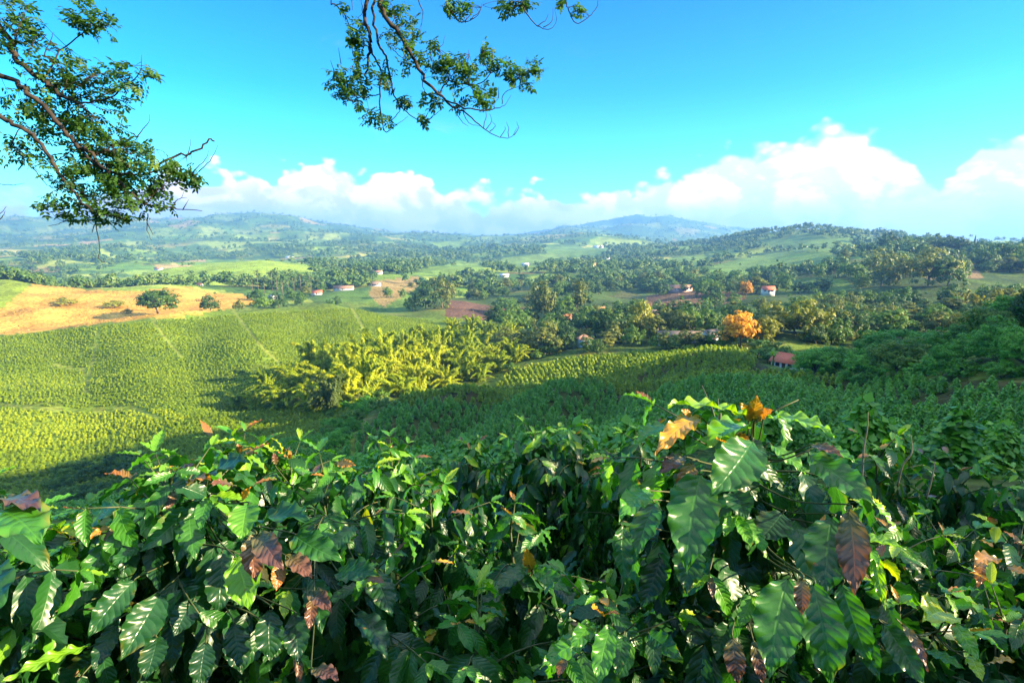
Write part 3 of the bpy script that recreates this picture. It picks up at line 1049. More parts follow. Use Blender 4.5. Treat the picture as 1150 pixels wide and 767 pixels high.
# ------------------------------------------------------------------ bamboo, palms, bananas
def bamboo_geo(seed, culms=22, per=330, H=1.0, spread=.34):
    rng = np.random.default_rng(seed)
    C, Nn, Up, Sz, Tn, gs = [], [], [], [], [], []
    for k in range(culms):
        a = rng.uniform(0, 6.283)
        o = np.array([math.cos(a), math.sin(a), 0])
        h = H * (rng.uniform(.35, .7) if k % 3 == 0 else rng.uniform(.7, 1.08))
        R = spread * (rng.uniform(.9, 1.6) if k % 3 == 0 else rng.uniform(.35, 1.3))
        b = o * rng.uniform(.02, .15)
        t = np.linspace(0, 1, 12)
        c = b + o * (R * t[:, None] ** 2.2) + np.stack([0 * t, 0 * t, h * ((1.16 * t - .34 * t ** 4.) if k % 3 else (1.5 * t - 1.0 * t ** 2.6))], 1)
        gs.append(tube(c, np.linspace(.0075, .0018, 12), 5))
        tt = rng.uniform(.03, 1, per) ** .75
        q = np.stack([np.interp(tt, t, c[:, i]) for i in range(3)], 1)
        pd = rand_dirs(rng, per, -1)
        q = q + pd * rng.uniform(.01, .10, (per, 1)) * np.clip(1.25 - 1.05 * tt[:, None], .2, 1)
        tone = rng.random()
        C.append(q)
        Nn.append(pd * .5 + o * .35 + np.array([0, 0, .55]) + rng.normal(size=(per, 3)) * .3)
        Up.append(o * .55 + pd * .55 + np.array([0, 0, -.75]))
        Sz.append(rng.uniform(.038, .085, per))
        Tn.append(np.clip(tone * .55 + rng.random(per) * .45, 0, 1))
    g = cards(np.concatenate(C), np.concatenate(Nn), np.concatenate(Sz), rng, .32, np.concatenate(Tn), up=np.concatenate(Up))
    return g, join(gs)


PLANTS = {}


def bamboo(P, h, w, v, mat='bamboo', group=None):
    key = ('bamboo', v, mat)
    if key not in PLANTS:
        g, t = bamboo_geo(900 + v)
        ro = empty('bamboo_clump')
        part('culms', t, M['culm'], ro)
        part('foliage', g, M[mat], ro)
        note_kids(ro)
        PLANTS[key] = ro
        o = ro
    else:
        o = copy_tree(PLANTS[key])
    o.location = (P[0], P[1], P[2] - .3)
    s = w / .86
    o.scale = (s, s, h)
    o.rotation_euler = (0, 0, random.uniform(0, 6.28))
    TREES.append(dict(o=o, kind='bamboo', mat=mat, P=np.array(P, float), h=h, w=w, group=group))
    return o


def blade(base, az, pitch, L, Wd, droop, tone, nseg=8, tear=None):
    """A long arching strap leaf with a folded midrib."""
    t = np.linspace(0, 1, nseg + 1)
    ang = pitch - droop * t
    step = L / nseg
    hx = np.concatenate([[0], np.cumsum(np.cos(ang[:-1]) * step)])
    hz = np.concatenate([[0], np.cumsum(np.sin(ang[:-1]) * step)])
    o = np.array([math.cos(az), math.sin(az), 0])
    s = np.array([-math.sin(az), math.cos(az), 0])
    wd = Wd * .5 * np.sin(np.pi * np.clip(t * .93 + .05, 0, 1)) ** .7
    if tear is not None:
        wd = wd * tear.uniform(.75, 1.1, nseg + 1)
    c = np.asarray(base) + o * hx[:, None] + np.array([0, 0, 1]) * hz[:, None]
    V = np.stack([c - s * wd[:, None] + [0, 0, .18] * wd[:, None], c, c + s * wd[:, None] + [0, 0, .18] * wd[:, None]], 1).reshape(-1, 3)
    i = np.arange(nseg)[:, None] * 3
    Q = np.concatenate([i + np.array([[0, 1, 4, 3]]), i + np.array([[1, 2, 5, 4]])])
    return {'V': V, 'F': [Q], 'uv': np.stack([np.tile([0, .5, 1], nseg + 1), np.repeat(t, 3)], 1), 'tone': np.full(len(V), tone)}


def banana(P, h, v, group=None):
    key = ('banana', v)
    if key not in PLANTS:
        rng = np.random.default_rng(950 + v)
        ro = empty('banana_plant')
        ls = []
        for k in range(10):
            ls.append(blade((rng.normal() * .05, rng.normal() * .05, .5 + rng.uniform(-.06, .05)), k * 2.4 + rng.normal() * .3, rng.uniform(.7, 1.4), rng.uniform(.45, .62), .17, rng.uniform(.9, 2.), rng.random(), 9, rng))
        part('stem', tube([[0, 0, -.05], [.01, 0, .25], [0, .01, .55]], [.06, .05, .035], 8), M['culm'], ro)
        part('leaf_crown', join(ls), M['banana'], ro)
        note_kids(ro)
        PLANTS[key] = ro
        o = ro
    else:
        o = copy_tree(PLANTS[key])
    o.location = (P[0], P[1], P[2])
    o.scale = (h, h, h)
    o.rotation_euler = (0, 0, random.uniform(0, 6.28))
    TREES.append(dict(o=o, kind='banana', mat='banana', P=np.array(P, float), h=h, w=h, group=group))
    return o


def palm(P, h, v, group=None):
    key = ('palm', v)
    if key not in PLANTS:
        rng = np.random.default_rng(970 + v)
        ro = empty('palm_tree')
        ls = []
        for k in range(18):
            ls.append(blade((0, 0, .8), k * 2.4 + rng.normal() * .2, rng.uniform(.0, 1.3), rng.uniform(.2, .27), .055, rng.uniform(1.2, 2.2), rng.random(), 6, rng))
        part('trunk', tube([[0, 0, -.03], [.01, .01, .4], [0, 0, .81]], [.018, .013, .011], 7), M['bark'], ro)
        part('fronds', join(ls), M['palm'], ro)
        note_kids(ro)
        PLANTS[key] = ro
        o = ro
    else:
        o = copy_tree(PLANTS[key])
    o.location = (P[0], P[1], P[2])
    o.scale = (h, h, h)
    o.rotation_euler = (0, 0, random.uniform(0, 6.28))
    TREES.append(dict(o=o, kind='palm', mat='palm', P=np.array(P, float), h=h, w=h * .5, group=group))
    return o


# ------------------------------------------------------------------ the guadua grove in the gully
for k, (px, Y, h, w) in enumerate([
        (268, 178, 9, 9), (292, 172, 11, 10), (318, 168, 12, 11), (300, 188, 11, 10), (345, 172, 14, 12), (368, 170, 14, 12), (330, 190, 13, 11), (392, 176, 16, 12), (420, 180, 17, 13),
        (375, 195, 16, 13), (405, 200, 18, 13), (440, 195, 18, 13), (352, 200, 14, 12), (430, 214, 19, 14), (462, 205, 18, 13), (485, 215, 17, 13), (455, 226, 18, 13), (510, 222, 16, 13), (492, 235, 17, 13),
        (530, 228, 15, 12), (552, 236, 15, 12), (525, 246, 16, 13), (572, 246, 14, 12), (500, 262, 14, 11), (540, 262, 14, 12), (560, 275, 13, 11), (590, 258, 12, 11), (410, 163, 13, 10), (388, 158, 12, 11), (470, 190, 13, 11),
        (508, 296, 14, 12), (530, 300, 13, 11), (425, 190, 15, 12), (448, 208, 15, 12), (475, 228, 15, 12), (505, 240, 14, 12), (522, 214, 11, 10), (560, 225, 11, 10), (580, 236, 11, 10), (335, 172, 10, 10), (282, 182, 8, 9), (398, 186, 15, 12), (470, 244, 15, 12), (575, 282, 12, 11), (545, 290, 12, 11), (455, 181, 10, 9), (500, 203, 12, 10), (540, 212, 11, 10), (350, 156, 9, 9)]):
    bamboo(spot(px, Y), h * random.uniform(.78, 1.25) * (.82 if px < 340 else 1), w * random.uniform(1.0, 1.35), k % 4, group='bamboo grove in the gully')
for px, Y, h, w in [(372, 146, 12, 10), (360, 152, 8, 8)]:
    bamboo(spot(px, Y), h, w, 1, 'bamboo_grey', group='grey green bamboo at the foot of the grove')
for px, Y, h, w in [(1098, 262, 15, 13), (1122, 268, 16, 14), (1140, 275, 15, 13), (1078, 285, 14, 12), (1045, 262, 10, 10), (1030, 270, 9, 9)]:
    bamboo(spot(px, Y), h, w, 2, 'yellow', group='yellow bamboo beyond the right slope')

# ------------------------------------------------------------------ trees one by one: column, distance, height, width, shape, leaf
KEY = [
    (832, 205, 13, 12, 'dense', 'orange'), (838, 425, 12, 9, 'dense', 'orange'), (716, 250, 20, 13, 'broad', 'yellow'), (903, 213, 15, 17, 'round', 'yellow'), (938, 222, 13, 14, 'round', 'olive'),
    (771, 268, 16, 21, 'round', 'dark'), (742, 275, 13, 14, 'broad', 'dark'), (612, 246, 15, 17, 'round', 'olive'), (588, 252, 13, 14, 'broad', 'olive'), (612, 352, 26, 17, 'broad', 'olive'), (650, 350, 25, 9, 'tall', 'olive'),
    (990, 415, 27, 27, 'round', 'olive'), (1043, 395, 26, 34, 'round', 'olive'), (1064, 380, 20, 22, 'round', 'dark'), (1014, 128, 9.5, 16, 'umbrella', 'shade'), (178, 335, 15, 21, 'dense', 'dark'), (236, 345, 11, 12, 'round', 'dark'),
    (74, 372, 5, 16, 'bush', 'yellow'), (128, 365, 5, 13, 'bush', 'yellow'), (143, 350, 3.5, 6, 'bush', 'olive'), (268, 350, 7, 8, 'bush', 'olive'), (296, 352, 8, 13, 'bush', 'mid'), (313, 405, 13, 13, 'round', 'dark'), (287, 430, 9, 14, 'bush', 'dark'),
    (478, 430, 20, 20, 'round', 'dark'), (497, 440, 25, 22, 'round', 'olive'), (463, 432, 12, 12, 'round', 'mid'), (1093, 700, 24, 6, 'cone', 'dark'), (1128, 490, 22, 26, 'round', 'dark'), (1105, 480, 18, 20, 'round', 'dark'), (1148, 480, 20, 22, 'round', 'mid'),
    (680, 262, 15, 13, 'broad', 'dark'), (668, 268, 14, 13, 'broad', 'dark'), (690, 245, 10, 9, 'broad', 'olive'), (735, 243, 13, 8, 'tall', 'olive'), (766, 245, 12, 9, 'broad', 'olive'), (790, 238, 12, 8, 'broad', 'mid'), (710, 236, 9, 8, 'broad', 'mid'),
    (858, 205, 11, 9, 'broad', 'yellow'), (870, 228, 12, 10, 'broad', 'yellow'), (868, 238, 9, 9, 'broad', 'orange'), (850, 182, 7, 9, 'broad', 'mid'), (865, 168, 7, 9, 'broad', 'mid'), (812, 210, 8, 9, 'bush', 'mid'), (880, 175, 5, 8, 'bush', 'mid'),
    (655, 258, 6, 6, 'broad', 'olive'), (680, 232, 8, 7, 'tall', 'olive'), (750, 262, 14, 9, 'broad', 'olive'), (948, 600, 15, 9, 'tall', 'olive'), (876, 560, 20, 15, 'broad', 'dark'), (808, 340, 9, 15, 'bush', 'dark'), (925, 250, 12, 16, 'round', 'dark'),
    (960, 240, 12, 14, 'round', 'dark'), (980, 262, 12, 14, 'round', 'olive'), (930, 300, 14, 15, 'round', 'olive'), (955, 310, 13, 14, 'round', 'olive'), (1000, 300, 13, 15, 'round', 'dark'), (433, 118, 3.4, 5.5, 'bush', 'mid'), (588, 176, 5, 8, 'bush', 'mid'), (148, 118, 3.5, 7, 'bush', 'dark'),
    (746, 221, 7, 7, 'broad', 'olive'), (757, 219, 6, 7, 'round', 'mid'), (770, 220, 8, 7, 'broad', 'olive'), (783, 218, 7, 6, 'tall', 'olive'), (795, 216, 6, 7, 'round', 'dark'), (738, 224, 6, 7, 'bush', 'mid'), (629, 305, 12, 10, 'broad', 'dark'), (645, 308, 9, 9, 'round', 'dark'),
    (1142, 100, 8.5, 9, 'near', 'shade'), (1118, 102, 7.5, 8, 'near', 'shade'), (1092, 106, 6.5, 8, 'near', 'shade'), (1165, 96, 9, 9, 'near', 'dark'),
    (780, 262, 11, 10, 'broad', 'mid'), (700, 275, 16, 14, 'broad', 'dark'), (725, 262, 12, 10, 'broad', 'yellow'), (566, 262, 13, 12, 'round', 'olive'), (630, 262, 12, 12, 'round', 'dark'), (345, 178, 4, 6, 'bush', 'mid'),
]
KEY0 = len(TREES)
for k, (px, Y, h, w, kind, mat) in enumerate(KEY):
    tree(spot(px, Y), h, w, kind, mat, k % 3)


def fill(poly, y0, y1, n, hr, kinds, seed, asp=(.75, 1.25), mind=5., sink=.3, group=None):
    """Trees scattered over the part of the land that shows inside a photo polygon."""
    rng = np.random.default_rng(seed)
    xs = [p[0] for p in poly]
    N = 6000
    px = rng.uniform(min(xs), max(xs), N)
    Y = np.exp(rng.uniform(math.log(y0), math.log(y1), N))
    x = (px - CX) / F * Y
    z = ground(x, Y)
    qx, qy, _ = pix(np.stack([x, Y, z], 1))
    ok = inside(qx, qy, poly)
    got = [t['P'][:2] for t in TREES]
    cnt = 0
    for i in np.flatnonzero(ok):
        p = np.array([x[i], Y[i]])
        if got and np.min(np.hypot(*(np.array(got) - p).T)) < mind * rng.uniform(.7, 1.3): continue
        if any(abs(qx[i] - hx) < hw and hy - (95 if hy > 450 else 14) < Y[i] < hy + 12 for hx, hy, hw in HOUSE_SPOTS): continue
        if any(a < Y[i] < b and inside(qx[i:i + 1], qy[i:i + 1], pl)[0] for pl, a, b, _c in OPEN): continue
        kind, mat = kinds[rng.integers(len(kinds))]
        h = rng.uniform(*hr)
        tree((x[i], Y[i], z[i]), h, h * rng.uniform(*asp), kind, mat, int(rng.integers(3)), sink=sink, group=group)
        got.append(p)
        cnt += 1
        if cnt >= n: break


# houses: photo column, distance, half width in the picture (kept clear of trees)
HOUSE_SPOTS = [(656, 245, 14), (885, 152, 24), (775, 225, 40), (730, 262, 16), (642, 330, 22), (672, 335, 12), (386, 560, 17), (420, 590, 13), (396, 690, 12), (424, 740, 10), (356, 520, 9), (307, 470, 9), (860, 410, 12), (765, 520, 22)]
MIX = [('broad', 'dark'), ('round', 'dark'), ('broad', 'mid'), ('round', 'mid'), ('broad', 'olive'), ('round', 'dark'), ('broad', 'mid'), ('tall', 'olive'), ('bush', 'mid')]
fill([(540, 352), (560, 344), (720, 346), (830, 345), (960, 340), (1150, 334), (1150, 366), (1060, 400), (1000, 412), (900, 408), (860, 392), (830, 384), (760, 392), (720, 397), (640, 402), (580, 396), (545, 384)], 205, 475, 175, (6, 13), MIX, 41, mind=5.6)
fill([(470, 340), (560, 326), (640, 300), (760, 290), (900, 286), (1000, 296), (1150, 300), (1150, 336), (960, 340), (840, 344), (720, 330), (600, 334)], 430, 720, 150, (8, 16), MIX, 42, mind=8)
fill([(262, 346), (300, 326), (370, 318), (420, 332), (480, 318), (500, 335), (400, 348)], 430, 720, 26, (6, 11), MIX, 43, mind=9)
fill([(880, 424), (930, 408), (1000, 398), (1075, 388), (1150, 352), (1230, 340), (1230, 428), (1000, 430), (930, 428)], 70, 140, 40, (4.5, 8.5), [('near', 'shade'), ('near', 'shade'), ('near', 'mid'), ('shrub', 'shade')], 44, asp=(.85, 1.3), mind=4.8, sink=.4)
fill([(850, 424), (930, 418), (1000, 412), (1080, 404), (1160, 396), (1160, 434), (1000, 436), (900, 432)], 60, 130, 40, (1.8, 3.2), [('shrub', 'shade'), ('bush', 'shade')], 45, asp=(1.1, 1.7), mind=2.6)
fill([(255, 450), (300, 425), (380, 405), (450, 400), (520, 395), (600, 388), (610, 405), (560, 425), (480, 436), (430, 450), (380, 468), (300, 462)], 150, 300, 44, (2.2, 4.2), [('shrub', 'mid'), ('bush', 'mid'), ('shrub', 'olive')], 50, asp=(1.2, 1.8), mind=3.2)
fill([(28, 600), (38, 545), (80, 524), (140, 520), (200, 540), (220, 600)], 84, 122, 26, (2.2, 3.6), [('shrub', 'mid'), ('shrub', 'dark')], 46, asp=(1.4, 2.0), mind=3.2)
fill([(372, 520), (352, 470), (375, 440), (420, 448), (402, 480), (392, 520)], 88, 165, 16, (2., 4.), [('shrub', 'shade'), ('bush', 'mid')], 47, asp=(1.1, 1.6), mind=3)
fill([(985, 285), (1000, 268), (1040, 262), (1085, 270), (1080, 285)], 560, 760, 26, (12, 20), [('round', 'dark'), ('broad', 'dark'), ('round', 'mid')], 48, mind=8)
for k, px in enumerate([284, 290, 297, 306, 311, 318, 324, 331, 338, 344, 350, 357]):
    palm(spot(px, 500 + (k * 37) % 60), random.uniform(15, 22), k % 2, group='palms along the village road')
for k, (px, Y) in enumerate([(868, 147), (868, 160), (905, 165), (912, 158), (920, 164), (898, 172), (928, 170), (862, 172), (936, 160), (952, 168), (848, 176), (700, 238), (720, 240), (680, 240), (742, 236), (757, 240)]):
    banana(spot(px, Y), random.uniform(4.2, 6.0), k % 3, group='banana plants')
print('trees', len(TREES))
# ------------------------------------------------------------------ coffee leaves seen close
def leaf_mat(name, stops, rough=.30, trans=.35, rust=True, gain=(2.0, 2.1, .5), bumpy=.28):
    m, nt, out = new_mat(name)
    tone = N_(nt, 'ShaderNodeAttribute', attribute_name='tone').outputs['Fac']
    uv = N_(nt, 'ShaderNodeUVMap', uv_map='UVMap')
    sp = nt.nodes.new('ShaderNodeSeparateXYZ')
    nt.links.new(uv.outputs[0], sp.inputs[0])
    u = math_(nt, 'MULTIPLY', math_(nt, 'ABSOLUTE', math_(nt, 'SUBTRACT', sp.outputs[0], .5)), 2.)
    v = sp.outputs[1]
    geo = N_(nt, 'ShaderNodeNewGeometry')
    nz = N_(nt, 'ShaderNodeTexNoise', Scale=22., Detail=4., Roughness=.6)
    nt.links.new(geo.outputs['Position'], nz.inputs['Vector'])
    tn = math_(nt, 'ADD', tone, math_(nt, 'MULTIPLY', math_(nt, 'SUBTRACT', nz.outputs['Fac'], .5), .28))
    c = ramp(nt, tn, stops)
    # side veins: nine pairs running up towards the margin
    ph = math_(nt, 'SUBTRACT', math_(nt, 'ADD', math_(nt, 'MULTIPLY', v, 9.5), math_(nt, 'MULTIPLY', nz.outputs['Fac'], .9)), math_(nt, 'MULTIPLY', math_(nt, 'POWER', u, 1.25), 1.7))
    fr = math_(nt, 'ABSOLUTE', math_(nt, 'SUBTRACT', math_(nt, 'FRACT', ph), .5))          # .5 on a vein, 0 between
    vein = smap(nt, fr, .40, .49)
    rib = smap(nt, u, .075, .02)
    lines = math_(nt, 'MAXIMUM', math_(nt, 'MULTIPLY', vein, .10), math_(nt, 'MULTIPLY', rib, .42))
    pale = mixc(nt, 1., c, (2.0, 1.7, 1.6), 'MULTIPLY')
    c = mixc(nt, lines, c, pale)
    # yellowing and browning that starts at the margin
    n3 = N_(nt, 'ShaderNodeTexNoise', Scale=9., Detail=4., Roughness=.6)
    nt.links.new(geo.outputs['Position'], n3.inputs['Vector'])
    edge = math_(nt, 'MULTIPLY', smap(nt, u, .45, 1.), smap(nt, n3.outputs['Fac'], .56, .70))
    c = mixc(nt, math_(nt, 'MULTIPLY', edge, .7), c, (.20, .17, .02) if rust else (.06, .11, .02))
    if not rust:
        c = mixc(nt, math_(nt, 'MULTIPLY', smap(nt, math_(nt, 'ADD', v, math_(nt, 'MULTIPLY', nz.outputs['Fac'], .6)), .95, .35), .6), c, (.07, .12, .018))
    if rust:
        n2 = N_(nt, 'ShaderNodeTexNoise', Scale=26., Detail=3., Roughness=.55)
        nt.links.new(geo.outputs['Position'], n2.inputs['Vector'])
        c = mixc(nt, smap(nt, n2.outputs['Fac'], .69, .74, 0, .75), c, (.20, .085, .018))
    p = N_(nt, 'ShaderNodeBsdfPrincipled')
    nt.links.new(c, p.inputs['Base Color'])
    p.inputs['Specular IOR Level'].default_value = .45
    p.inputs['Coat Weight'].default_value = .28
    p.inputs['Coat Roughness'].default_value = .3
    nt.links.new(smap(nt, nz.outputs['Fac'], .3, .7, rough - .05, rough + .12), p.inputs['Roughness'])
    bul = math_(nt, 'SUBTRACT', 1., math_(nt, 'POWER', math_(nt, 'MULTIPLY', fr, 2.), 2.2))
    hgt = math_(nt, 'MULTIPLY', math_(nt, 'ADD', bul, math_(nt, 'MULTIPLY', nz.outputs['Fac'], .5)), math_(nt, 'SUBTRACT', 1., math_(nt, 'MULTIPLY', rib, .9)))
    b = N_(nt, 'ShaderNodeBump', Strength=bumpy, Distance=.0045)
    nt.links.new(hgt, b.inputs['Height'])
    nt.links.new(b.outputs[0], p.inputs['Normal'])
    t = N_(nt, 'ShaderNodeBsdfTranslucent')
    nt.links.new(mixc(nt, 1., c, gain, 'MULTIPLY'), t.inputs['Color'])
    nt.links.new(b.outputs[0], t.inputs['Normal'])
    mx = N_(nt, 'ShaderNodeMixShader', Fac=trans)
    nt.links.new(p.outputs[0], mx.inputs[1])
    nt.links.new(t.outputs[0], mx.inputs[2])
    nt.links.new(mx.outputs[0], out.inputs[0])
    return m


M['coffee_leaf'] = leaf_mat('coffee_leaf', [(0, (.007, .034, .014)), (.35, (.018, .092, .014)), (.62, (.055, .21, .012)), (.82, (.16, .34, .010)), (1, (.36, .42, .016))])
M['young_leaf'] = leaf_mat('young_coffee_leaf', [(0, (.075, .035, .035)), (.4, (.15, .06, .025)), (.7, (.36, .13, .014)), (1, (.55, .30, .02))], rough=.3, trans=.25, rust=False, gain=(1.6, 1.4, .6))
M['twig'] = plain_mat('coffee_twig', (.03, .055, .014), (.075, .075, .03), 30., .6, coord='Object')
M['dead_twig'] = plain_mat('dry_twig', (.16, .13, .08), (.30, .26, .17), 25., .8)


def leaves(O, D, Nn, L, W, droop, tone, rng, nt=8, ns=4, fold=.32, wave=.05, ripple=0.):
    """A batch of coffee leaves. O base, D direction at the base, Nn upper side, L length, W width / length, droop bend (rad)."""
    O, D, Nn = (np.asarray(a, float) for a in (O, D, Nn))
    n = len(O)
    D = norm(D)
    Nn = norm(Nn - D * np.sum(D * Nn, 1, keepdims=True))
    B = np.cross(D, Nn)
    L, W, droop = (np.broadcast_to(np.asarray(a, float), (n,)) for a in (L, W, droop))
    t = np.linspace(0, 1, nt + 1)
    s = np.linspace(-1, 1, ns + 1)
    prof = np.sin(np.pi * np.clip(t, 0, 1) ** .86) ** .82 * (1 - .38 * sstep(.72, 1., t))
    prof = np.maximum(prof, .02)
    ph = rng.uniform(0, 6.28, n)
    ph2 = rng.uniform(0, 6.28, n)
    side = rng.normal(size=n) * .10                                     # sideways sweep of the blade
    T, S = np.meshgrid(t, s, indexing='ij')
    hw = (.5 * L * W)[:, None, None] * prof[None, :, None]
    mar = 1 + .05 * np.sin(2 * np.pi * 7 * T + ph[:, None, None]) * np.abs(S) ** 2
    x = S[None] * hw * mar + (side * L)[:, None, None] * (T[None] ** 2)
    ph_s = np.where(S[None] > 0, ph[:, None, None], ph2[:, None, None])
    z = hw * fold * rng.uniform(.3, 1.6, n)[:, None, None] * np.abs(S[None]) ** 1.4 \
        + (L * wave)[:, None, None] * np.abs(S[None]) ** 1.8 * np.sin(2 * np.pi * 4.2 * T[None] + ph_s)
    if ripple:
        z = z + (L * ripple)[:, None, None] * np.cos(2 * np.pi * (9.5 * T[None] - 1.7 * np.abs(S[None]) ** 1.25)) * np.abs(S[None]) ** .5 * (1 - np.abs(S[None]) ** 5)
    f = np.where(np.abs(droop) < 1e-3, 1e-3, droop)[:, None]
    A = L[:, None] * np.sin(f * t) / f
    Zd = L[:, None] * (1 - np.cos(f * t)) / f
    nl = Nn[:, None, :] * np.cos(f * t)[..., None] + D[:, None, :] * np.sin(f * t)[..., None]
    C = O[:, None, :] + D[:, None, :] * A[..., None] - Nn[:, None, :] * Zd[..., None]
    V = C[:, :, None, :] + B[:, None, None, :] * x[..., None] + nl[:, :, None, :] * z[..., None]
    nv = (nt + 1) * (ns + 1)
    i = np.arange(nt)[:, None] * (ns + 1) + np.arange(ns)[None]
    q = np.stack([i, i + 1, i + ns + 2, i + ns + 1], -1).reshape(-1, 4)
    Q = (q[None] + np.arange(n)[:, None, None] * nv).reshape(-1, 4)
    uv = np.tile(np.stack([(S.ravel() + 1) / 2, T.ravel()], 1), (n, 1))
    return {'V': V.reshape(-1, 3), 'F': [Q], 'uv': uv, 'tone': np.repeat(np.broadcast_to(tone, (n,)), nv)}


def coffee_plant_geo(seed, H, R, leaf, fresh=.35, bronze=.35, nt=8, ns=4, dens=1., skirt=0, keep=None):
    """Stem with opposite drooping branches; pairs of leaves along every branch. Returns geometry dicts around the foot."""
    rng = np.random.default_rng(seed)
    lean = rng.normal(size=2) * .05
    st = smooth_line([[0, 0, -.1, .016], [lean[0] * .4, lean[1] * .4, H * .5, .011], [lean[0], lean[1], H, .004]], 8)
    twigs = [tube(st[:, :3], st[:, 3], 7)]
    O, D, Nn, L, To, Dr = [], [], [], [], [], []
    y = dict(O=[], D=[], N=[], L=[], T=[])

    def add(o, d, up, l, tone, dr):
        O.append(o); D.append(d); Nn.append(up); L.append(l); To.append(tone); Dr.append(dr)

    def add_young(o, d, up, l, tone):
        y['O'].append(o); y['D'].append(d); y['N'].append(up); y['L'].append(l); y['T'].append(tone)
    UP = np.array([0, 0, 1.])
    z = H * .12
    k = 0
    while z < H - .015:
        f = (H - z)
        step = .062 / dens
        a0 = k * math.pi / 2 + rng.normal() * .35
        for sgn in (0, math.pi):
            a = a0 + sgn + rng.normal() * .2
            o = np.array([math.cos(a), math.sin(a), 0])
            ln = min(R * rng.uniform(.75, 1.12), .09 + 1.25 * f * rng.uniform(.75, 1.15))
            if z < H * .3: ln *= .8
            e0 = .95 - .9 * min(f / .7, 1) + rng.normal() * .12
            kd = rng.uniform(1.5, 3.0) * min(1, f / .2)
            nn = max(2, int(ln / .062))
            p = np.array([np.interp(z, st[:, 2], st[:, 0]), np.interp(z, st[:, 2], st[:, 1]), z])
            pts = [p]
            yaw = rng.normal() * .3
            for j in range(nn):
                e = e0 - kd * (j / max(nn - 1, 1)) * ln
                aa = a + yaw * j / nn
                bd = np.array([math.cos(aa) * math.cos(e), math.sin(aa) * math.cos(e), math.sin(e)])
                p = p + bd * ln / nn
                pts.append(p)
                if j / nn < .22 and f > .25: continue
                sd = np.array([-math.sin(aa), math.cos(aa), 0])
                young_end = j >= nn - 1
                age = 1 - (j + 1) / nn
                for q in (-1, 1):
                    if rng.random() < .10: continue
                    g = rng.uniform(.25, .85) + .5 * min(f / .8, 1)
                    d = norm(bd * rng.uniform(.3, .65) + sd * q * rng.uniform(.6, .95) - UP * g)
                    up = UP * .75 + o * rng.uniform(.2, .7) + rng.normal(size=3) * .18
                    l = leaf * (rng.uniform(.82, 1.2) if not young_end else rng.uniform(.65, .9)) * (.75 + .25 * min(1, .3 + age * 1.5))
                    if f < .12: l *= .8
                    tone = .08 + .24 * rng.random() + (fresh * rng.random() ** 2 if rng.random() < .45 else 0) + (.22 if young_end else 0) + .12 * max(0, 1 - f / .3)
                    add(p, d, up, l, tone, rng.uniform(.4, 1.25))
                if young_end:
                    for q in (-1, 1):
                        d = norm(bd * .9 + sd * q * .4 + UP * rng.uniform(-.45, .15))
                        l = leaf * rng.uniform(.35, .62)
                        if rng.random() < bronze:
                            add_young(p + bd * .008, d, UP + o * .2, l, rng.random() ** .8)
                        else:
                            add(p + bd * .008, d, UP + o * .2, l, .55 + .4 * rng.random(), rng.uniform(.1, .6))
            pts = np.array(pts)
            twigs.append(tube(pts, np.linspace(.0042, .0017, len(pts)), 5))
        z += step * rng.uniform(.85, 1.25)
        k += 1
    # the skirt of old leaves hanging close to the stem
    for _ in range(int(skirt)):
        a = rng.uniform(0, 6.283)
        o = np.array([math.cos(a), math.sin(a), 0])
        zz = H * rng.uniform(.25, .93)
        rr = min(R * .8, .05 + .5 * (H - zz)) * rng.uniform(.35, 1)
        p = np.array([np.interp(zz, st[:, 2], st[:, 0]), np.interp(zz, st[:, 2], st[:, 1]), zz]) + o * rr
        add(p, norm(o * rng.uniform(.1, .6) - UP * rng.uniform(.6, 1.) + rng.normal(size=3) * .22), o + UP * .4 + rng.normal(size=3) * .25, leaf * rng.uniform(.8, 1.15), .03 + .25 * rng.random(), rng.uniform(.1, .7))
    tip = st[-1, :3]
    for q in range(4):
        a = q * math.pi / 2 + .4
        d = norm(np.array([math.cos(a) * .55, math.sin(a) * .55, .35 + .2 * (q % 2)]))
        if rng.random() < bronze + .15:
            add_young(tip, d, UP * .3 + np.array([math.cos(a), math.sin(a), 0]) * -.8, leaf * rng.uniform(.3, .45), rng.uniform(.5, 1))
        else:
            add(tip, d, UP * .5 - np.array([math.cos(a), math.sin(a), 0]) * .6, leaf * rng.uniform(.35, .5), .75, .9)
    O, D, Nn, L, To, Dr = map(np.array, (O, D, Nn, L, To, Dr))
    if keep is not None:
        m = keep(O, D, L)
        O, D, Nn, L, To, Dr = O[m], D[m], Nn[m], L[m], To[m], Dr[m]
        if y['O']:
            m = keep(np.array(y['O']), np.array(y['D']), np.array(y['L']))
            for kk in y: y[kk] = [v for v, b in zip(y[kk], m) if b]
    W = rng.uniform(.31, .42, len(O))
    mature = leaves(O, D, Nn, L, W, Dr, np.clip(To, 0, 1), rng, nt, ns)
    yg = None
    if y['O']:
        yg = leaves(np.array(y['O']), np.array(y['D']), np.array(y['N']), np.array(y['L']), rng.uniform(.3, .42, len(y['O'])), rng.uniform(-.3, .7, len(y['O'])), np.array(y['T']), rng, nt, ns)
    return join(twigs), mature, yg


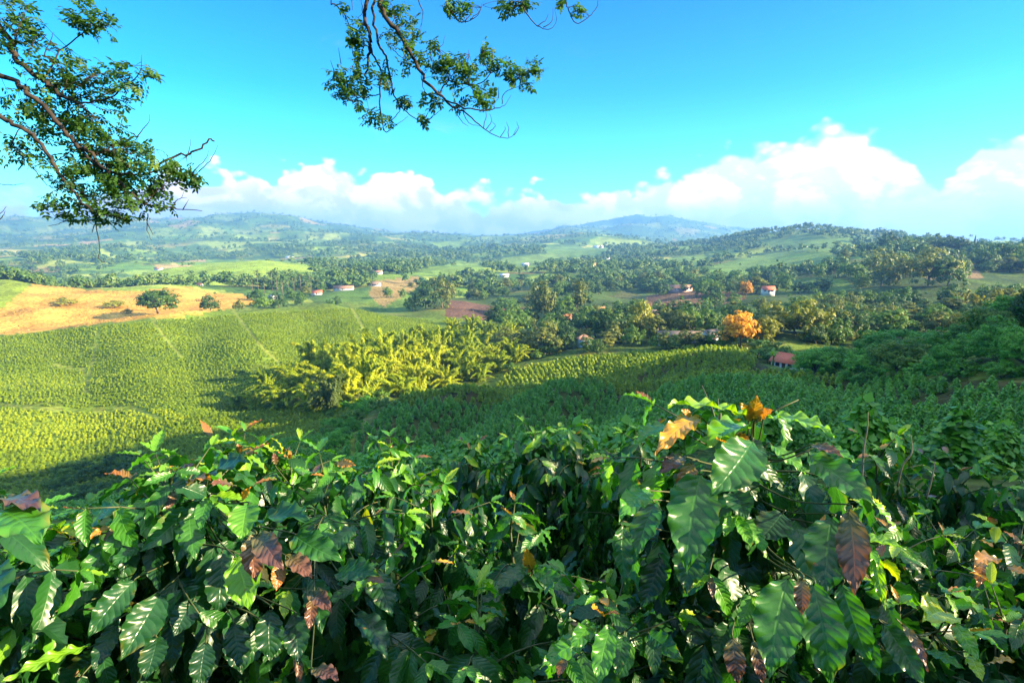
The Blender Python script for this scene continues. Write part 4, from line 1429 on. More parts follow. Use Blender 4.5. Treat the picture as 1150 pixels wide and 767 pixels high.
def placed_leaves(rows, axis, rng, nt=44, ns=12):
    """Leaves set one by one: (column, row, distance) of base and tip, width / length, tone, how far the face turns up (0 faces the viewer, 1 the sky)."""
    O, D, Nn, L, W, T, Dr, tw = [], [], [], [], [], [], [], []
    for (x0, y0, d0, x1, y1, d1, w, tone, up) in rows:
        a, b = at(x0, y0, d0), at(x1, y1, d1)
        v = b - a
        l = np.linalg.norm(v) * 1.06
        d = v / np.linalg.norm(v)
        view = -norm((a + b) / 2)
        nn = norm(view * (1 - up) + np.array([0, 0, 1.]) * up + rng.normal(size=3) * .12)
        dr = rng.uniform(.35, .8)
        # start higher so that the bent blade still ends at the tip
        nn = norm(nn - d * (nn @ d))
        d = norm(d * math.cos(dr * .5) + nn * math.sin(dr * .5))
        O.append(a); D.append(d); Nn.append(nn); L.append(l); W.append(w * .86); T.append(tone); Dr.append(dr)
        c = axis(a)
        m = a * .5 + c * .5 + np.array([0, 0, -.02])
        tw.append(tube(smooth_line([c, m, a - d * .012, a + d * .004], 4), np.linspace(.0024, .0015, 13), 5))
    g = leaves(np.array(O), np.array(D), np.array(Nn), np.array(L), np.array(W), np.array(Dr), np.array(T), rng, nt, ns, fold=.22, wave=.036, ripple=.006)
    return g, join(tw)


def shift(g, p):
    if g is not None:
        g['V'] = g['V'] + np.asarray(p)
    return g


FORE = []


def plant(px, py, Y, R, leaf, seed, label, fresh=.35, bronze=.35, nt=8, ns=4, dens=1., hand=None, hand_young=None, clear=None, dead=None, group=None, skirt=170):
    """One coffee plant whose top stands at photo point (px, py) at distance Y, rooted in the slope below it."""
    top = at(px, py, Y)
    gz = g1(top[0], top[1])
    H = top[2] - gz
    foot = np.array([top[0], top[1], gz])
    keep = None
    if clear:
        def keep(O, D, L):
            q = O + foot + D * L[:, None] * .5
            x, y_, dep = pix(q)
            ok = np.ones(len(q), bool)
            for (cx, cy_, r, dmax) in clear:
                ok &= ~((np.hypot(x - cx, y_ - cy_) < r) & (q[:, 1] < dmax))
            return ok
    tw, ma, yo = coffee_plant_geo(seed, H, R, leaf, fresh, bronze, nt, ns, dens, skirt=skirt, keep=keep)
    rng = np.random.default_rng(seed + 5)

    def axis(a):
        z = min(a[2] - gz - .05, H * .95)
        return np.array([0, 0, z]) + foot
    if hand:
        g, t = placed_leaves(hand, axis, rng)
        ma = join([ma, shift(g, -foot)])
        tw = join([tw, shift(t, -foot)])
    if hand_young:
        g, t = placed_leaves(hand_young, axis, rng)
        g = shift(g, -foot)
        yo = g if yo is None else join([yo, g])
        tw = join([tw, shift(t, -foot)])
    ro = empty('coffee_plant', foot)
    tag(ro, label, 'coffee plant', group)
    part('stem', tw, M['twig'], ro, smooth=True)
    part('foliage', ma, M['coffee_leaf'], ro, smooth=True)
    if yo is not None:
        o = part('young_leaves', yo, M['young_leaf'], ro, smooth=True)
        o['label'] = 'bronze and orange young leaves at the shoot tips'
    if dead:
        gs = [tube(smooth_line([at(*q) - foot for q in d], 5), np.linspace(.0055, .002, 5 * (len(d) - 1) + 1), 5) for d in dead]
        part('dead_twig', join(gs), M['dead_twig'], ro, smooth=True)
    FORE.append(ro)
    return ro


# -------- the big plant right of the middle
R_HAND = [
    (845, 495, 1.22, 810, 561, 1.10, .60, .42, .25), (787, 532, 1.20, 761, 634, 1.06, .54, .40, .25), (736, 564, 1.28, 719, 623, 1.16, .50, .38, .35), (776, 602, 1.26, 768, 664, 1.18, .62, .26, .15),
    (908, 510, 1.26, 975, 568, 1.10, .46, .42, .55), (934, 581, 1.20, 921, 664, 1.10, .62, .30, .15), (885, 649, 1.10, 853, 749, 1.00, .54, .46, .2), (913, 655, 1.10, 938, 766, 1.00, .50, .40, .2),
    (838, 467, 1.36, 766, 458, 1.22, .30, .84, .85), (862, 468, 1.36, 938, 486, 1.18, .32, .80, .85), (730, 551, 1.26, 690, 580, 1.12, .36, .62, .6), (879, 576, 1.32, 860, 610, 1.26, .9, .12, .15),
    (823, 553, 1.32, 841, 583, 1.22, .72, .20, .5), (981, 615, 1.22, 990, 682, 1.14, .24, .80, .4), (742, 626, 1.36, 729, 684, 1.30, .56, .08, .15), (783, 680, 1.36, 771, 724, 1.28, .95, .08, .2),
    (820, 640, 1.36, 812, 690, 1.28, .75, .10, .1), (846, 600, 1.38, 838, 662, 1.32, .62, .08, .1), (945, 655, 1.22, 968, 742, 1.14, .46, .44, .15), (790, 545, 1.38, 822, 606, 1.30, .55, .16, .3),
    (866, 500, 1.40, 905, 530, 1.30, .46, .66, .7), (838, 480, 1.4, 790, 500, 1.26, .42, .70, .7), (800, 610, 1.42, 806, 672, 1.36, .6, .08, .1), (880, 690, 1.30, 884, 752, 1.24, .5, .10, .1),
    (900, 575, 1.38, 893, 645, 1.32, .5, .12, .1), (925, 500, 1.42, 960, 520, 1.34, .42, .6, .8), (757, 480, 1.40, 716, 498, 1.30, .4, .6, .8), (820, 700, 1.28, 800, 738, 1.22, .55, .2, .3),
    (700, 590, 1.36, 690, 650, 1.28, .44, .34, .3), (960, 690, 1.2, 985, 760, 1.12, .44, .32, .2)]
R_YOUNG = [
    (953, 572, 1.16, 970, 664, 1.05, .42, .22, .25), (900, 649, 1.06, 904, 690, 1.02, .50, .38, .15), (845, 472, 1.36, 849, 445, 1.34, .62, .92, .05), (845, 472, 1.36, 833, 452, 1.34, .5, .85, .1),
    (850, 472, 1.35, 868, 461, 1.31, .6, .78, .3), (786, 470, 1.34, 729, 504, 1.22, .30, .86, .6), (777, 520, 1.24, 765, 560, 1.18, .48, .45, .3), (768, 513, 1.3, 741, 533, 1.22, .36, .12, .6),
    (912, 500, 1.28, 941, 514, 1.2, .42, .30, .6), (823, 715, 1.12, 826, 766, 1.08, .55, .08, .2), (846, 718, 1.12, 858, 766, 1.08, .40, .05, .2), (777, 474, 1.38, 765, 462, 1.36, .6, .7, .4)]
plant(846, 470, 1.44, .34, .165, 2101, 'large glossy coffee plant with an upright orange shoot and broad hanging leaves', .4, .25, 12, 6, 1.35, R_HAND, R_YOUNG,
      clear=[(810, 560, 75, 1.20), (905, 650, 95, 1.14), (760, 600, 45, 1.2), (945, 560, 45, 1.16), (846, 435, 42, 2.), (790, 415, 46, 2.), (905, 425, 56, 2.)], skirt=300)
# -------- the broad plant on the left
L_HAND = [
    (213, 575, 1.52, 213, 627, 1.42, .58, .46, .25), (278, 566, 1.42, 274, 606, 1.32, .72, .66, .3), (264, 627, 1.36, 287, 678, 1.26, .62, .74, .35), (144, 593, 1.50, 87, 663, 1.36, .34, .44, .6), (162, 609, 1.48, 121, 640, 1.38, .46, .36, .6),
    (152, 651, 1.36, 97, 712, 1.24, .50, .26, .3), (180, 667, 1.34, 144, 739, 1.22, .62, .24, .2), (249, 620, 1.46, 249, 687, 1.38, .58, .14, .1), (303, 685, 1.32, 300, 741, 1.26, .66, .12, .15), (217, 674, 1.38, 195, 712, 1.30, .8, .10, .2),
    (177, 714, 1.28, 173, 760, 1.22, .72, .14, .15), (231, 721, 1.30, 224, 770, 1.24, .66, .10, .15), (101, 725, 1.26, 7, 764, 1.12, .24, .78, .7), (235, 535, 1.62, 274, 523, 1.5, .40, .14, .75), (330, 600, 1.40, 372, 640, 1.30, .5, .4, .5),
    (262, 700, 1.34, 268, 756, 1.28, .6, .08, .1), (120, 640, 1.44, 60, 700, 1.30, .36, .32, .6), (200, 545, 1.66, 178, 580, 1.56, .5, .52, .5), (330, 690, 1.36, 340, 742, 1.28, .6, .10, .15), (352, 650, 1.40, 366, 706, 1.30, .55, .3, .3),
    (170, 560, 1.6, 130, 592, 1.5, .4, .6, .7), (290, 590, 1.44, 345, 586, 1.32, .4, .3, .7), (60, 690, 1.3, 20, 740, 1.2, .3, .3, .7), (130, 700, 1.30, 108, 752, 1.22, .5, .12, .2)]
L_YOUNG = [
    (285, 600, 1.33, 281, 652, 1.26, .54, .36, .2), (289, 600, 1.33, 320, 636, 1.24, .48, .10, .4), (313, 632, 1.28, 312, 662, 1.24, .62, .62, .3), (322, 624, 1.3, 352, 646, 1.24, .5, .30, .5), (126, 590, 1.50, 97, 609, 1.42, .28, .82, .6),
    (262, 545, 1.54, 235, 543, 1.46, .34, .30, .7), (195, 552, 1.6, 188, 572, 1.56, .6, .18, .3), (212, 545, 1.6, 240, 538, 1.52, .34, .72, .7), (272, 560, 1.5, 280, 546, 1.48, .36, .9, .3), (128, 592, 1.5, 118, 616, 1.44, .3, .12, .4)]
plant(222, 520, 1.72, .44, .165, 2202, 'broad dark coffee plant at the left with a bronze leaf pair', .45, .2, 12, 6, 1.3, L_HAND, L_YOUNG,
      clear=[(285, 610, 55, 1.36), (150, 680, 70, 1.34), (213, 600, 34, 1.44), (240, 680, 50, 1.32)], skirt=300)
plant(352, 545, 1.9, .40, .165, 2203, 'coffee plant with copper red young leaves beside the dark gap', .35, .3, 10, 5, 1.,
      [(400, 590, 1.66, 372, 622, 1.56, .5, .36, .4), (400, 690, 1.5, 440, 735, 1.4, .5, .12, .3), (380, 640, 1.56, 420, 650, 1.45, .5, .3, .6), (420, 640, 1.6, 440, 690, 1.5, .55, .2, .3)],
      [(352, 668, 1.32, 346, 707, 1.26, .42, .26, .3), (347, 666, 1.33, 377, 682, 1.26, .40, .18, .5), (378, 520, 1.9, 398, 524, 1.85, .4, .8, .5), (310, 522, 2.0, 308, 508, 2., .5, .2, .2), (352, 750, 1.22, 378, 764, 1.16, .5, .14, .5)])
plant(262, 512, 2.45, .52, .17, 2211, 'coffee plant with many fresh leaves close behind the broad left plant', .6, .15, 9, 5, 1.1)
plant(178, 532, 2.3, .48, .17, 2212, 'coffee plant behind the left shoulder of the broad left plant', .6, .15, 9, 5, 1.1)
plant(332, 516, 2.7, .48, .17, 2213, 'coffee plant behind the copper red leaved one', .6, .15, 9, 5, 1.)
plant(98, 600, 1.62, .42, .16, 2204, 'coffee plant with long arching leaves along the left side of the broad plant', .45, .35, 10, 5, 1.)
plant(-8, 570, 1.35, .34, .16, 2205, 'coffee plant cut by the left edge with a purple leaf', .4, .3, 10, 5, 1.,
      [(-4, 573, 1.1, 46, 607, 1.0, .56, .56, .6), (-20, 640, 1.1, 12, 680, 1.0, .5, .3, .5)], [(6, 560, 1.15, 41, 574, 1.06, .36, .04, .7)])
# -------- the middle
plant(442, 512, 3.1, .52, .17, 2301, 'rounded coffee plant with drooping outer leaves above the dark gap in the middle', .8, .1, 8, 4, 1.)
plant(596, 482, 4.1, .56, .17, 2302, 'pointed coffee plant with a domed top, the tallest in the middle row', .8, .1, 8, 4, 1.)
plant(535, 506, 4.9, .55, .17, 2303, 'small coffee plant behind and left of the pointed domed plant', .75, .1, 7, 4, 1.)
plant(655, 490, 4.0, .5, .17, 2304, 'coffee plant with a single upright light green shoot right of the domed plant', .85, .1, 8, 4, .9)
plant(715, 492, 3.4, .5, .165, 2305, 'light green coffee plant half hidden behind the large glossy plant', .6, .15, 8, 4, 1.)
plant(492, 560, 2.6, .46, .165, 2306, 'low coffee plant with bright fresh leaves right of the rounded plant', .5, .2, 8, 4, .9)
plant(598, 606, 2.0, .36, .16, 2307, 'coffee plant with two upright orange leaves in front of the domed plant', .4, .25, 10, 5, .85,
      [(592, 636, 1.9, 560, 668, 1.78, .46, .3, .6), (600, 640, 1.9, 640, 664, 1.78, .42, .5, .6), (580, 650, 1.88, 545, 690, 1.72, .4, .12, .6), (620, 655, 1.85, 655, 690, 1.75, .45, .2, .5)],
      [(597, 640, 1.92, 590, 616, 1.9, .5, .88, .1), (596, 640, 1.92, 582, 640, 1.88, .5, .8, .4)])
plant(448, 628, 1.78, .40, .16, 2308, 'bluish dark coffee plant low in the middle left of the dark gap', .3, .15, 10, 5, 1.)
plant(528, 706, 1.5, .30, .155, 2309, 'low coffee plant at the bottom edge with a long narrow side branch', .3, .1, 10, 5, .85)
plant(676, 684, 1.30, .20, .15, 2310, 'small coffee plant with one orange tip low in front of the large glossy plant', .35, .2, 10, 5, .9,
      [(687, 702, 1.14, 664, 767, 1.04, .42, .58, .3), (700, 713, 1.16, 694, 758, 1.08, .5, .36, .2), (728, 712, 1.18, 764, 740, 1.08, .48, .3, .5), (668, 698, 1.18, 640, 728, 1.08, .38, .5, .6), (712, 700, 1.2, 735, 690, 1.12, .4, .3, .7), (655, 720, 1.2, 612, 752, 1.08, .36, .6, .6)],
      [(676, 692, 1.18, 664, 682, 1.15, .55, .86, .4), (678, 692, 1.18, 692, 690, 1.14, .4, .7, .6)])
# -------- the right
plant(985, 510, 2.7, .40, .165, 2401, 'coffee plant with dry bare twigs sticking up, right of the glossy plant', .5, .3, 9, 5, 1., dead=[
    [(968, 545, 2.62, .0)[:3], (970, 505, 2.6), (974, 482, 2.58), (975, 463, 2.58)], [(1008, 545, 2.6), (1014, 522, 2.56), (1024, 508, 2.54), (1023, 488, 2.54)], [(1040, 560, 2.6), (1046, 540, 2.58), (1050, 518, 2.58)]])
plant(1080, 530, 3.1, .58, .165, 2402, 'wide light green coffee plant at the right edge behind the yellow leaved one', .65, .3, 9, 5, 1.)
plant(1150, 545, 3.6, .55, .165, 2403, 'coffee plant cut by the right edge behind the wide light green one', .6, .2, 8, 4, 1.)
plant(1058, 600, 2.35, .36, .15, 2404, 'small leaved bright green coffee plant in front of the wide light green one', .7, .15, 9, 5, 1.1)
plant(1128, 618, 1.95, .40, .165, 2405, 'coffee plant with pale orange leaves on its side branches at the right edge', .6, .35, 10, 5, .9,
      None, [(1120, 628, 1.7, 1090, 634, 1.62, .34, .8, .6), (1132, 636, 1.7, 1154, 646, 1.62, .36, .8, .6), (1105, 632, 1.7, 1096, 658, 1.62, .36, .62, .4)])
plant(1052, 690, 1.45, .26, .16, 2406, 'low coffee plant with two yellow leaves at the bottom right', .5, .3, 10, 5, .85,
      [(1062, 688, 1.3, 1034, 694, 1.22, .6, .98, .4), (1072, 700, 1.3, 1100, 740, 1.2, .42, .66, .4), (992, 700, 1.2, 1042, 766, 1.08, .5, .34, .4), (1090, 735, 1.24, 1100, 764, 1.18, .5, .95, .3), (1040, 730, 1.28, 1080, 752, 1.2, .4, .5, .5)],
      [(1012, 700, 1.16, 1050, 748, 1.08, .26, .14, .4), (1070, 700, 1.3, 1074, 722, 1.26, .3, .9, .3), (1110, 745, 1.2, 1140, 742, 1.14, .42, .86, .5)])
plant(1112, 690, 1.55, .34, .16, 2407, 'dark coffee plant in the bottom right corner', .4, .3, 10, 5, .9)
plant(985, 590, 2.0, .34, .16, 2408, 'coffee plant in shade close behind the right side of the large glossy plant', .4, .2, 9, 5, .9)
plant(770, 560, 2.2, .42, .16, 2409, 'coffee plant in shade behind the left side of the large glossy plant', .4, .1, 9, 5, .9)


# -------- the rows just below, seen over the nearest plants
def build_rows():
    rng = np.random.default_rng(77)
    protos = []
    for k in range(5):
        tw, ma, yo = coffee_plant_geo(2600 + k, 1.7, .66, .185, .8, .08, 4, 2, .8, skirt=70)
        protos.append((tw, ma))
    objs = {}
    n = 0
    taken = [np.array(o.location[:2]) for o in FORE]
    for row in np.arange(.7, 16.5, 1.45):
        for x in np.arange(-row * 1.15 - 3.5, row * 1.15 + 3.5, 1.4):
            p = np.array([x + rng.normal() * .18, row + rng.normal() * .2])
            if p[1] < 3.4 and abs(p[0]) < 1.15 * p[1] + 1.0: continue
            if min(np.hypot(*(p - t)) for t in taken) < .95: continue
            if -.25 < (p[0] - (-.05) * p[1]) / p[1] < .05 and p[1] < 4.4: continue       # the dark gap in the middle
            s = rng.uniform(.86, 1.08) * (.8 if p[0] < -.7 * p[1] else 1)
            k = int(rng.integers(5))
            z = g1(*p)
            qx, qy, _ = pix(np.array([[p[0], p[1], z], [p[0], p[1], z + 1.75]]))
            lim = np.interp(qx[0], [-100, 0, 90, 130, 190, 380, 420, 600, 700, 950, 1000, 1060, 1200], [592, 592, 590, 560, 525, 532, 530, 512, 512, 520, 545, 548, 552]) + 2 + rng.uniform(0, 22)
            if -80 < qx[0] < 1230 and qy[1] < lim:
                s = s * (qy[0] - lim) / (qy[0] - qy[1])
            if s < .26: continue
            if k not in objs:
                ro = empty('coffee_plant')
                part('stem', protos[k][0], M['twig'], ro, smooth=True)
                part('foliage', protos[k][1], M['coffee_leaf'], ro, smooth=True)
                note_kids(ro)
                objs[k] = ro
                o = ro
            else:
                o = copy_tree(objs[k])
            o.location = (*p, z)
            o.scale = (s * rng.uniform(.95, 1.2), s * rng.uniform(.95, 1.2), s)
            o.rotation_euler = (0, 0, rng.uniform(0, 6.28))
            tag(o, 'leafy green coffee plant in the rows just behind the nearest plants', 'coffee plant', 'coffee plants in the rows below the viewpoint')
            n += 1
    print('row plants', n)


build_rows()
# ------------------------------------------------------------------ the shade tree whose branches hang into the picture
M['shade_leaf'] = foliage_mat('shade_tree_leaf', [(0, (.018, .055, .012)), (.5, (.045, .12, .016)), (.85, (.09, .18, .02)), (1, (.19, .23, .03))], trans=.45, obj_var=0, tone_w=1.)
M['shade_bark'] = plain_mat('shade_tree_bark', (.014, .011, .010), (.05, .036, .028), 9., .9, bump=.4)


def compound_leaf(o, d, up, L, rng, pairs=4, lw=.5):
    """A feathered leaf: pairs of oval leaflets along a thin stalk. Returns arrays for leaves()."""
    sd = np.cross(d, up)
    O, D, U, S = [], [], [], []
    for j in range(pairs):
        t = (j + .8) / (pairs + .3)
        p = o + d * L * t - np.array([0, 0, .12 * L * t * t])
        for q in (-1, 1):
            O.append(p); D.append(d * rng.uniform(.35, .6) + sd * q * .8 - np.array([0, 0, rng.uniform(0, .35)])); U.append(up + rng.normal(size=3) * .25); S.append(L * lw * rng.uniform(.8, 1.1) * (1.05 - .3 * abs(t - .6)))
    O.append(o + d * L); D.append(d); U.append(up); S.append(L * lw)
    return O, D, U, S


def build_shade_tree():
    rng = np.random.default_rng(4)
    tx, ty = -8.2, 4.6
    gz = g1(tx, ty)
    foot = np.array([tx, ty, gz])
    ro = empty('shade_tree', foot)
    tag(ro, 'tall shade tree whose feathery branches hang in from above against the sky', 'tree')
    fork = np.array([tx + .5, ty + .1, 3.4])
    trunk = smooth_line([foot - [0, 0, .3], foot + [.15, 0, 2.4], foot + [.2, .1, 5.4], fork], 5)
    part('trunk', tube(trunk, np.linspace(.34, .22, len(trunk)), 14), M['shade_bark'], ro, smooth=True)

    def P(px, py, d): return at(px, py, d)
    D1, D2 = 5.6, 6.2
    # limbs traced as world curves: (name of path) list of (column, row, distance, radius)
    lim = []
    a1 = P(-170, -150, 5.4)
    lim.append(([fork, a1, P(0, 29, D1), P(12, 53, D1), P(22, 72, D1), P(49, 90, D1 - .05), P(68, 106, D1 - .1), P(88, 117, D1 - .15), P(104, 130, D1 - .2)], (.15, .10, .030, .026, .026, .022, .018, .014, .008)))
    lim.append(([fork, P(-190, 10, 5.2), P(0, 84, D1 - .1), P(23, 98, D1 - .15), P(49, 121, D1 - .2), P(74, 149, D1 - .25), P(86, 162, D1 - .25), P(102, 175, D1 - .3), P(136, 207, D1 - .3), P(163, 230, D1 - .3), P(192, 234, D1 - .3), P(227, 237, D1 - .3)], (.14, .09, .026, .025, .023, .021, .019, .017, .013, .010, .006, .003)))
    lim.append(([P(-190, 10, 5.2), P(-60, 100, 5.2), P(0, 130, D1 - .3), P(23, 144, D1 - .3), P(38, 153, D1 - .3), P(59, 184, D1 - .35), P(77, 207, D1 - .35), P(99, 232, D1 - .4), P(118, 241, D1 - .4), P(140, 246, D1 - .4)], (.07, .04, .022, .021, .019, .017, .015, .012, .008, .004)))
    lim.append(([P(88, 117, D1 - .15), P(119, 111, D1 - .2), P(137, 98, D1 - .2), P(157, 82, D1 - .2), P(159, 62, D1 - .2)], (.011, .009, .007, .005, .002)))
    lim.append(([P(49, 90, D1 - .05), P(68, 57, D1 + .1), P(96, 35, D1 + .15), P(110, 16, D1 + .2), P(118, 30, D1 + .2)], (.010, .008, .006, .004, .002)))
    lim.append(([P(86, 162, D1 - .25), P(113, 187, D1 - .3), P(158, 196, D1 - .2), P(192, 177, D1 - .1), P(217, 171, D1 - .1), P(235, 158, D1 - .1), P(241, 159, D1 - .1)], (.014, .013, .011, .013, .012, .010, .009)))
    thin = [[(154, 154), (162, 143), (167, 138), (168, 128)], [(210, 176), (213, 166), (214, 156)], [(217, 193), (230, 180), (235, 168)], [(223, 193), (238, 178), (245, 162)], [(166, 240), (165, 257), (170, 270)], [(165, 250), (172, 264)],
            [(118, 241), (99, 248), (75, 248), (64, 252), (54, 254)], [(108, 243), (108, 254), (112, 277), (111, 290), (117, 295), (116, 290)], [(106, 252), (103, 262)], [(-20, 203), (10, 208), (27, 206)], [(-15, 248), (0, 240), (7, 232)], [(-10, 255), (2, 244), (6, 237)],
            [(50, 63), (57, 45), (60, 36)], [(36, 52), (40, 42), (42, 40)], [(40, 48), (48, 44), (52, 38)], [(163, 230), (180, 212), (190, 225)], [(23, 144), (15, 165), (40, 190), (46, 195)], [(38, 190), (50, 205), (62, 214)], [(192, 234), (200, 224), (210, 222)], [(205, 236), (212, 224)], [(145, 190), (160, 180), (176, 168)],
            [(100, 175), (122, 170), (150, 175)], [(68, 106), (76, 96), (100, 88)], [(84, 100), (90, 95), (100, 88)], [(15, 40), (22, 30), (30, 8)], [(59, 184), (70, 176), (80, 168)], [(77, 207), (62, 214), (50, 224)]]
    big = P(430, -170, 5.9)
    lim.append(([fork, P(-120, -420, 5.0), P(180, -420, 5.4), big], (.19, .15, .11, .07)))
    lim.append(([big, P(412, -60, 6.1), P(410, 0, D2), P(410, 19, D2), P(414, 42, D2), P(415, 56, D2), P(412, 73, D2), P(411, 92, D2)], (.05, .034, .026, .024, .022, .019, .014, .007)))
    lim.append(([big, P(420, -50, 6.1), P(419, 0, D2), P(423, 42, D2), P(433, 65, D2), P(439, 94, D2), P(446, 115, D2), P(460, 129, D2), P(477, 138, D2), P(485, 131, D2)], (.04, .022, .017, .015, .013, .011, .008, .006, .005, .003)))
    lim.append(([big, P(418, -50, 6.0), P(425, 0, D2 - .1), P(439, 27, D2 - .1), P(460, 56, D2 - .1), P(473, 83, D2 - .1), P(493, 106, D2 - .1), P(510, 121, D2 - .1), P(520, 125, D2 - .1), P(543, 144, D2 - .1), P(562, 154, D2 - .1), P(574, 154, D2 - .1), P(581, 143, D2 - .1)], (.05, .034, .029, .027, .023, .020, .016, .013, .010, .007, .005, .004, .002)))
    lim.append(([P(501, 113, D2 - .1), P(528, 123, D2 - .2), P(553, 123, D2 - .2), P(566, 119, D2 - .2), P(574, 107, D2 - .2)], (.011, .009, .007, .004, .002)))
    lim.append(([P(493, 106, D2 - .1), P(503, 92, D2), P(528, 96, D2 + .1), P(543, 92, D2 + .1), P(551, 83, D2 + .1), P(572, 69, D2 + .1)], (.010, .009, .008, .007, .006, .003)))
    lim.append(([P(414, 50, D2), P(426, 77, D2), P(427, 115, D2), P(432, 148, D2), P(443, 142, D2), P(458, 131, D2)], (.013, .011, .009, .007, .004, .002)))
    lim.append(([P(426, 106, D2), P(402, 111, D2), P(387, 115, D2)], (.007, .006, .003)))
    lim.append(([big, P(460, -50, 6.2), P(470, 0, D2 + .2), P(475, 13, D2 + .2), P(474, 25, D2 + .2)], (.03, .012, .008, .006, .003)))
    lim.append(([big, P(385, -60, 6.2), P(372, 0, D2 + .1), P(377, 6, D2 + .1), P(391, 25, D2), P(396, 60, D2), P(400, 66, D2)], (.03, .012, .008, .008, .006, .004, .002)))
    lim.append(([P(180, -420, 5.4), P(420, -380, 5.8), P(600, -190, 6.2), P(560, -80, 6.3)], (.08, .06, .04, .026)))
    far_ = P(560, -80, 6.3)
    lim.append(([far_, P(505, -30, 6.4), P(501, 0, 6.4), P(510, 19, 6.4), P(520, 25, 6.4), P(535, 19, 6.4), P(542, 6, 6.4)], (.02, .012, .009, .008, .006, .004, .002)))
    lim.append(([far_, P(582, -30, 6.4), P(585, 0, 6.4), P(589, 12, 6.4), P(603, 29, 6.4), P(618, 33, 6.4), P(625, 23, 6.4), P(623, 12, 6.4)], (.02, .012, .009, .008, .006, .004, .003, .002)))
    lim.append(([P(600, -190, 6.2), P(628, -60, 6.4), P(635, 0, 6.4), P(639, 12, 6.4), P(647, 26, 6.4), P(662, 19, 6.4), P(671, 6, 6.4), P(670, -6, 6.4)], (.03, .014, .008, .007, .006, .005, .004, .002)))
    thin2 = [[(564, 117), (567, 104), (585, 96), (598, 84)], [(440, 30), (443, 12), (430, -8)], [(480, 61), (495, 53), (500, 40)], [(487, 54), (491, 42)], [(527, 62), (526, 56)], [(473, 86), (476, 101), (484, 110)], [(441, 56), (450, 64), (458, 70)], [(410, 50), (402, 66), (396, 74)], [(383, 72), (380, 54)], [(376, 82), (371, 68)],
             [(543, 144), (546, 130), (545, 124)], [(546, 145), (552, 136), (550, 128)], [(550, 148), (556, 142), (553, 137)], [(562, 154), (567, 146), (567, 142)], [(571, 154), (571, 145), (569, 137)], [(577, 152), (582, 144), (580, 137)], [(520, 125), (526, 138), (540, 142)], [(510, 121), (518, 136), (526, 142)],
             [(604, 29), (612, 24), (616, 16)], [(610, 31), (620, 24), (621, 9)], [(522, 24), (530, 14), (530, 4)], [(528, 22), (538, 14), (541, 4)], [(482, 134), (490, 128), (497, 122)], [(478, 132), (482, 124)], [(440, 135), (449, 124), (450, 116)], [(395, 0), (396, 12)], [(405, -4), (407, 14), (402, 20)], [(560, 110), (560, 98)],
             [(528, 96), (535, 108), (540, 118)], [(551, 83), (545, 74), (540, 60)], [(551, 83), (553, 66)]]
    for pts in thin: lim.append(([P(x, y, D1 - .25) for x, y in pts], np.linspace(.0065, .002, len(pts))))
    for pts in thin2: lim.append(([P(x, y, D2) for x, y in pts], np.linspace(.006, .002, len(pts))))
    big_n = 0
    small = []
    segs = []
    for pts, rad in lim:
        q = smooth_line(np.column_stack([np.array(pts), np.array(rad) * (.78 if max(rad) < .06 else .9)]), 5)
        # small kinks, as real branches have
        ln = np.concatenate([[0], np.cumsum(np.linalg.norm(np.diff(q[:, :3], axis=0), axis=1))])
        q[1:-1, :3] += rng.normal(size=(len(q) - 2, 3)) * np.minimum(.012, q[1:-1, 3:4] * .8)
        g = tube(q[:, :3] - foot, q[:, 3], 7)
        if max(rad) > .012:
            part('limb', g, M['shade_bark'], ro, smooth=True)
        else:
            small.append(g)
        segs.append(q)
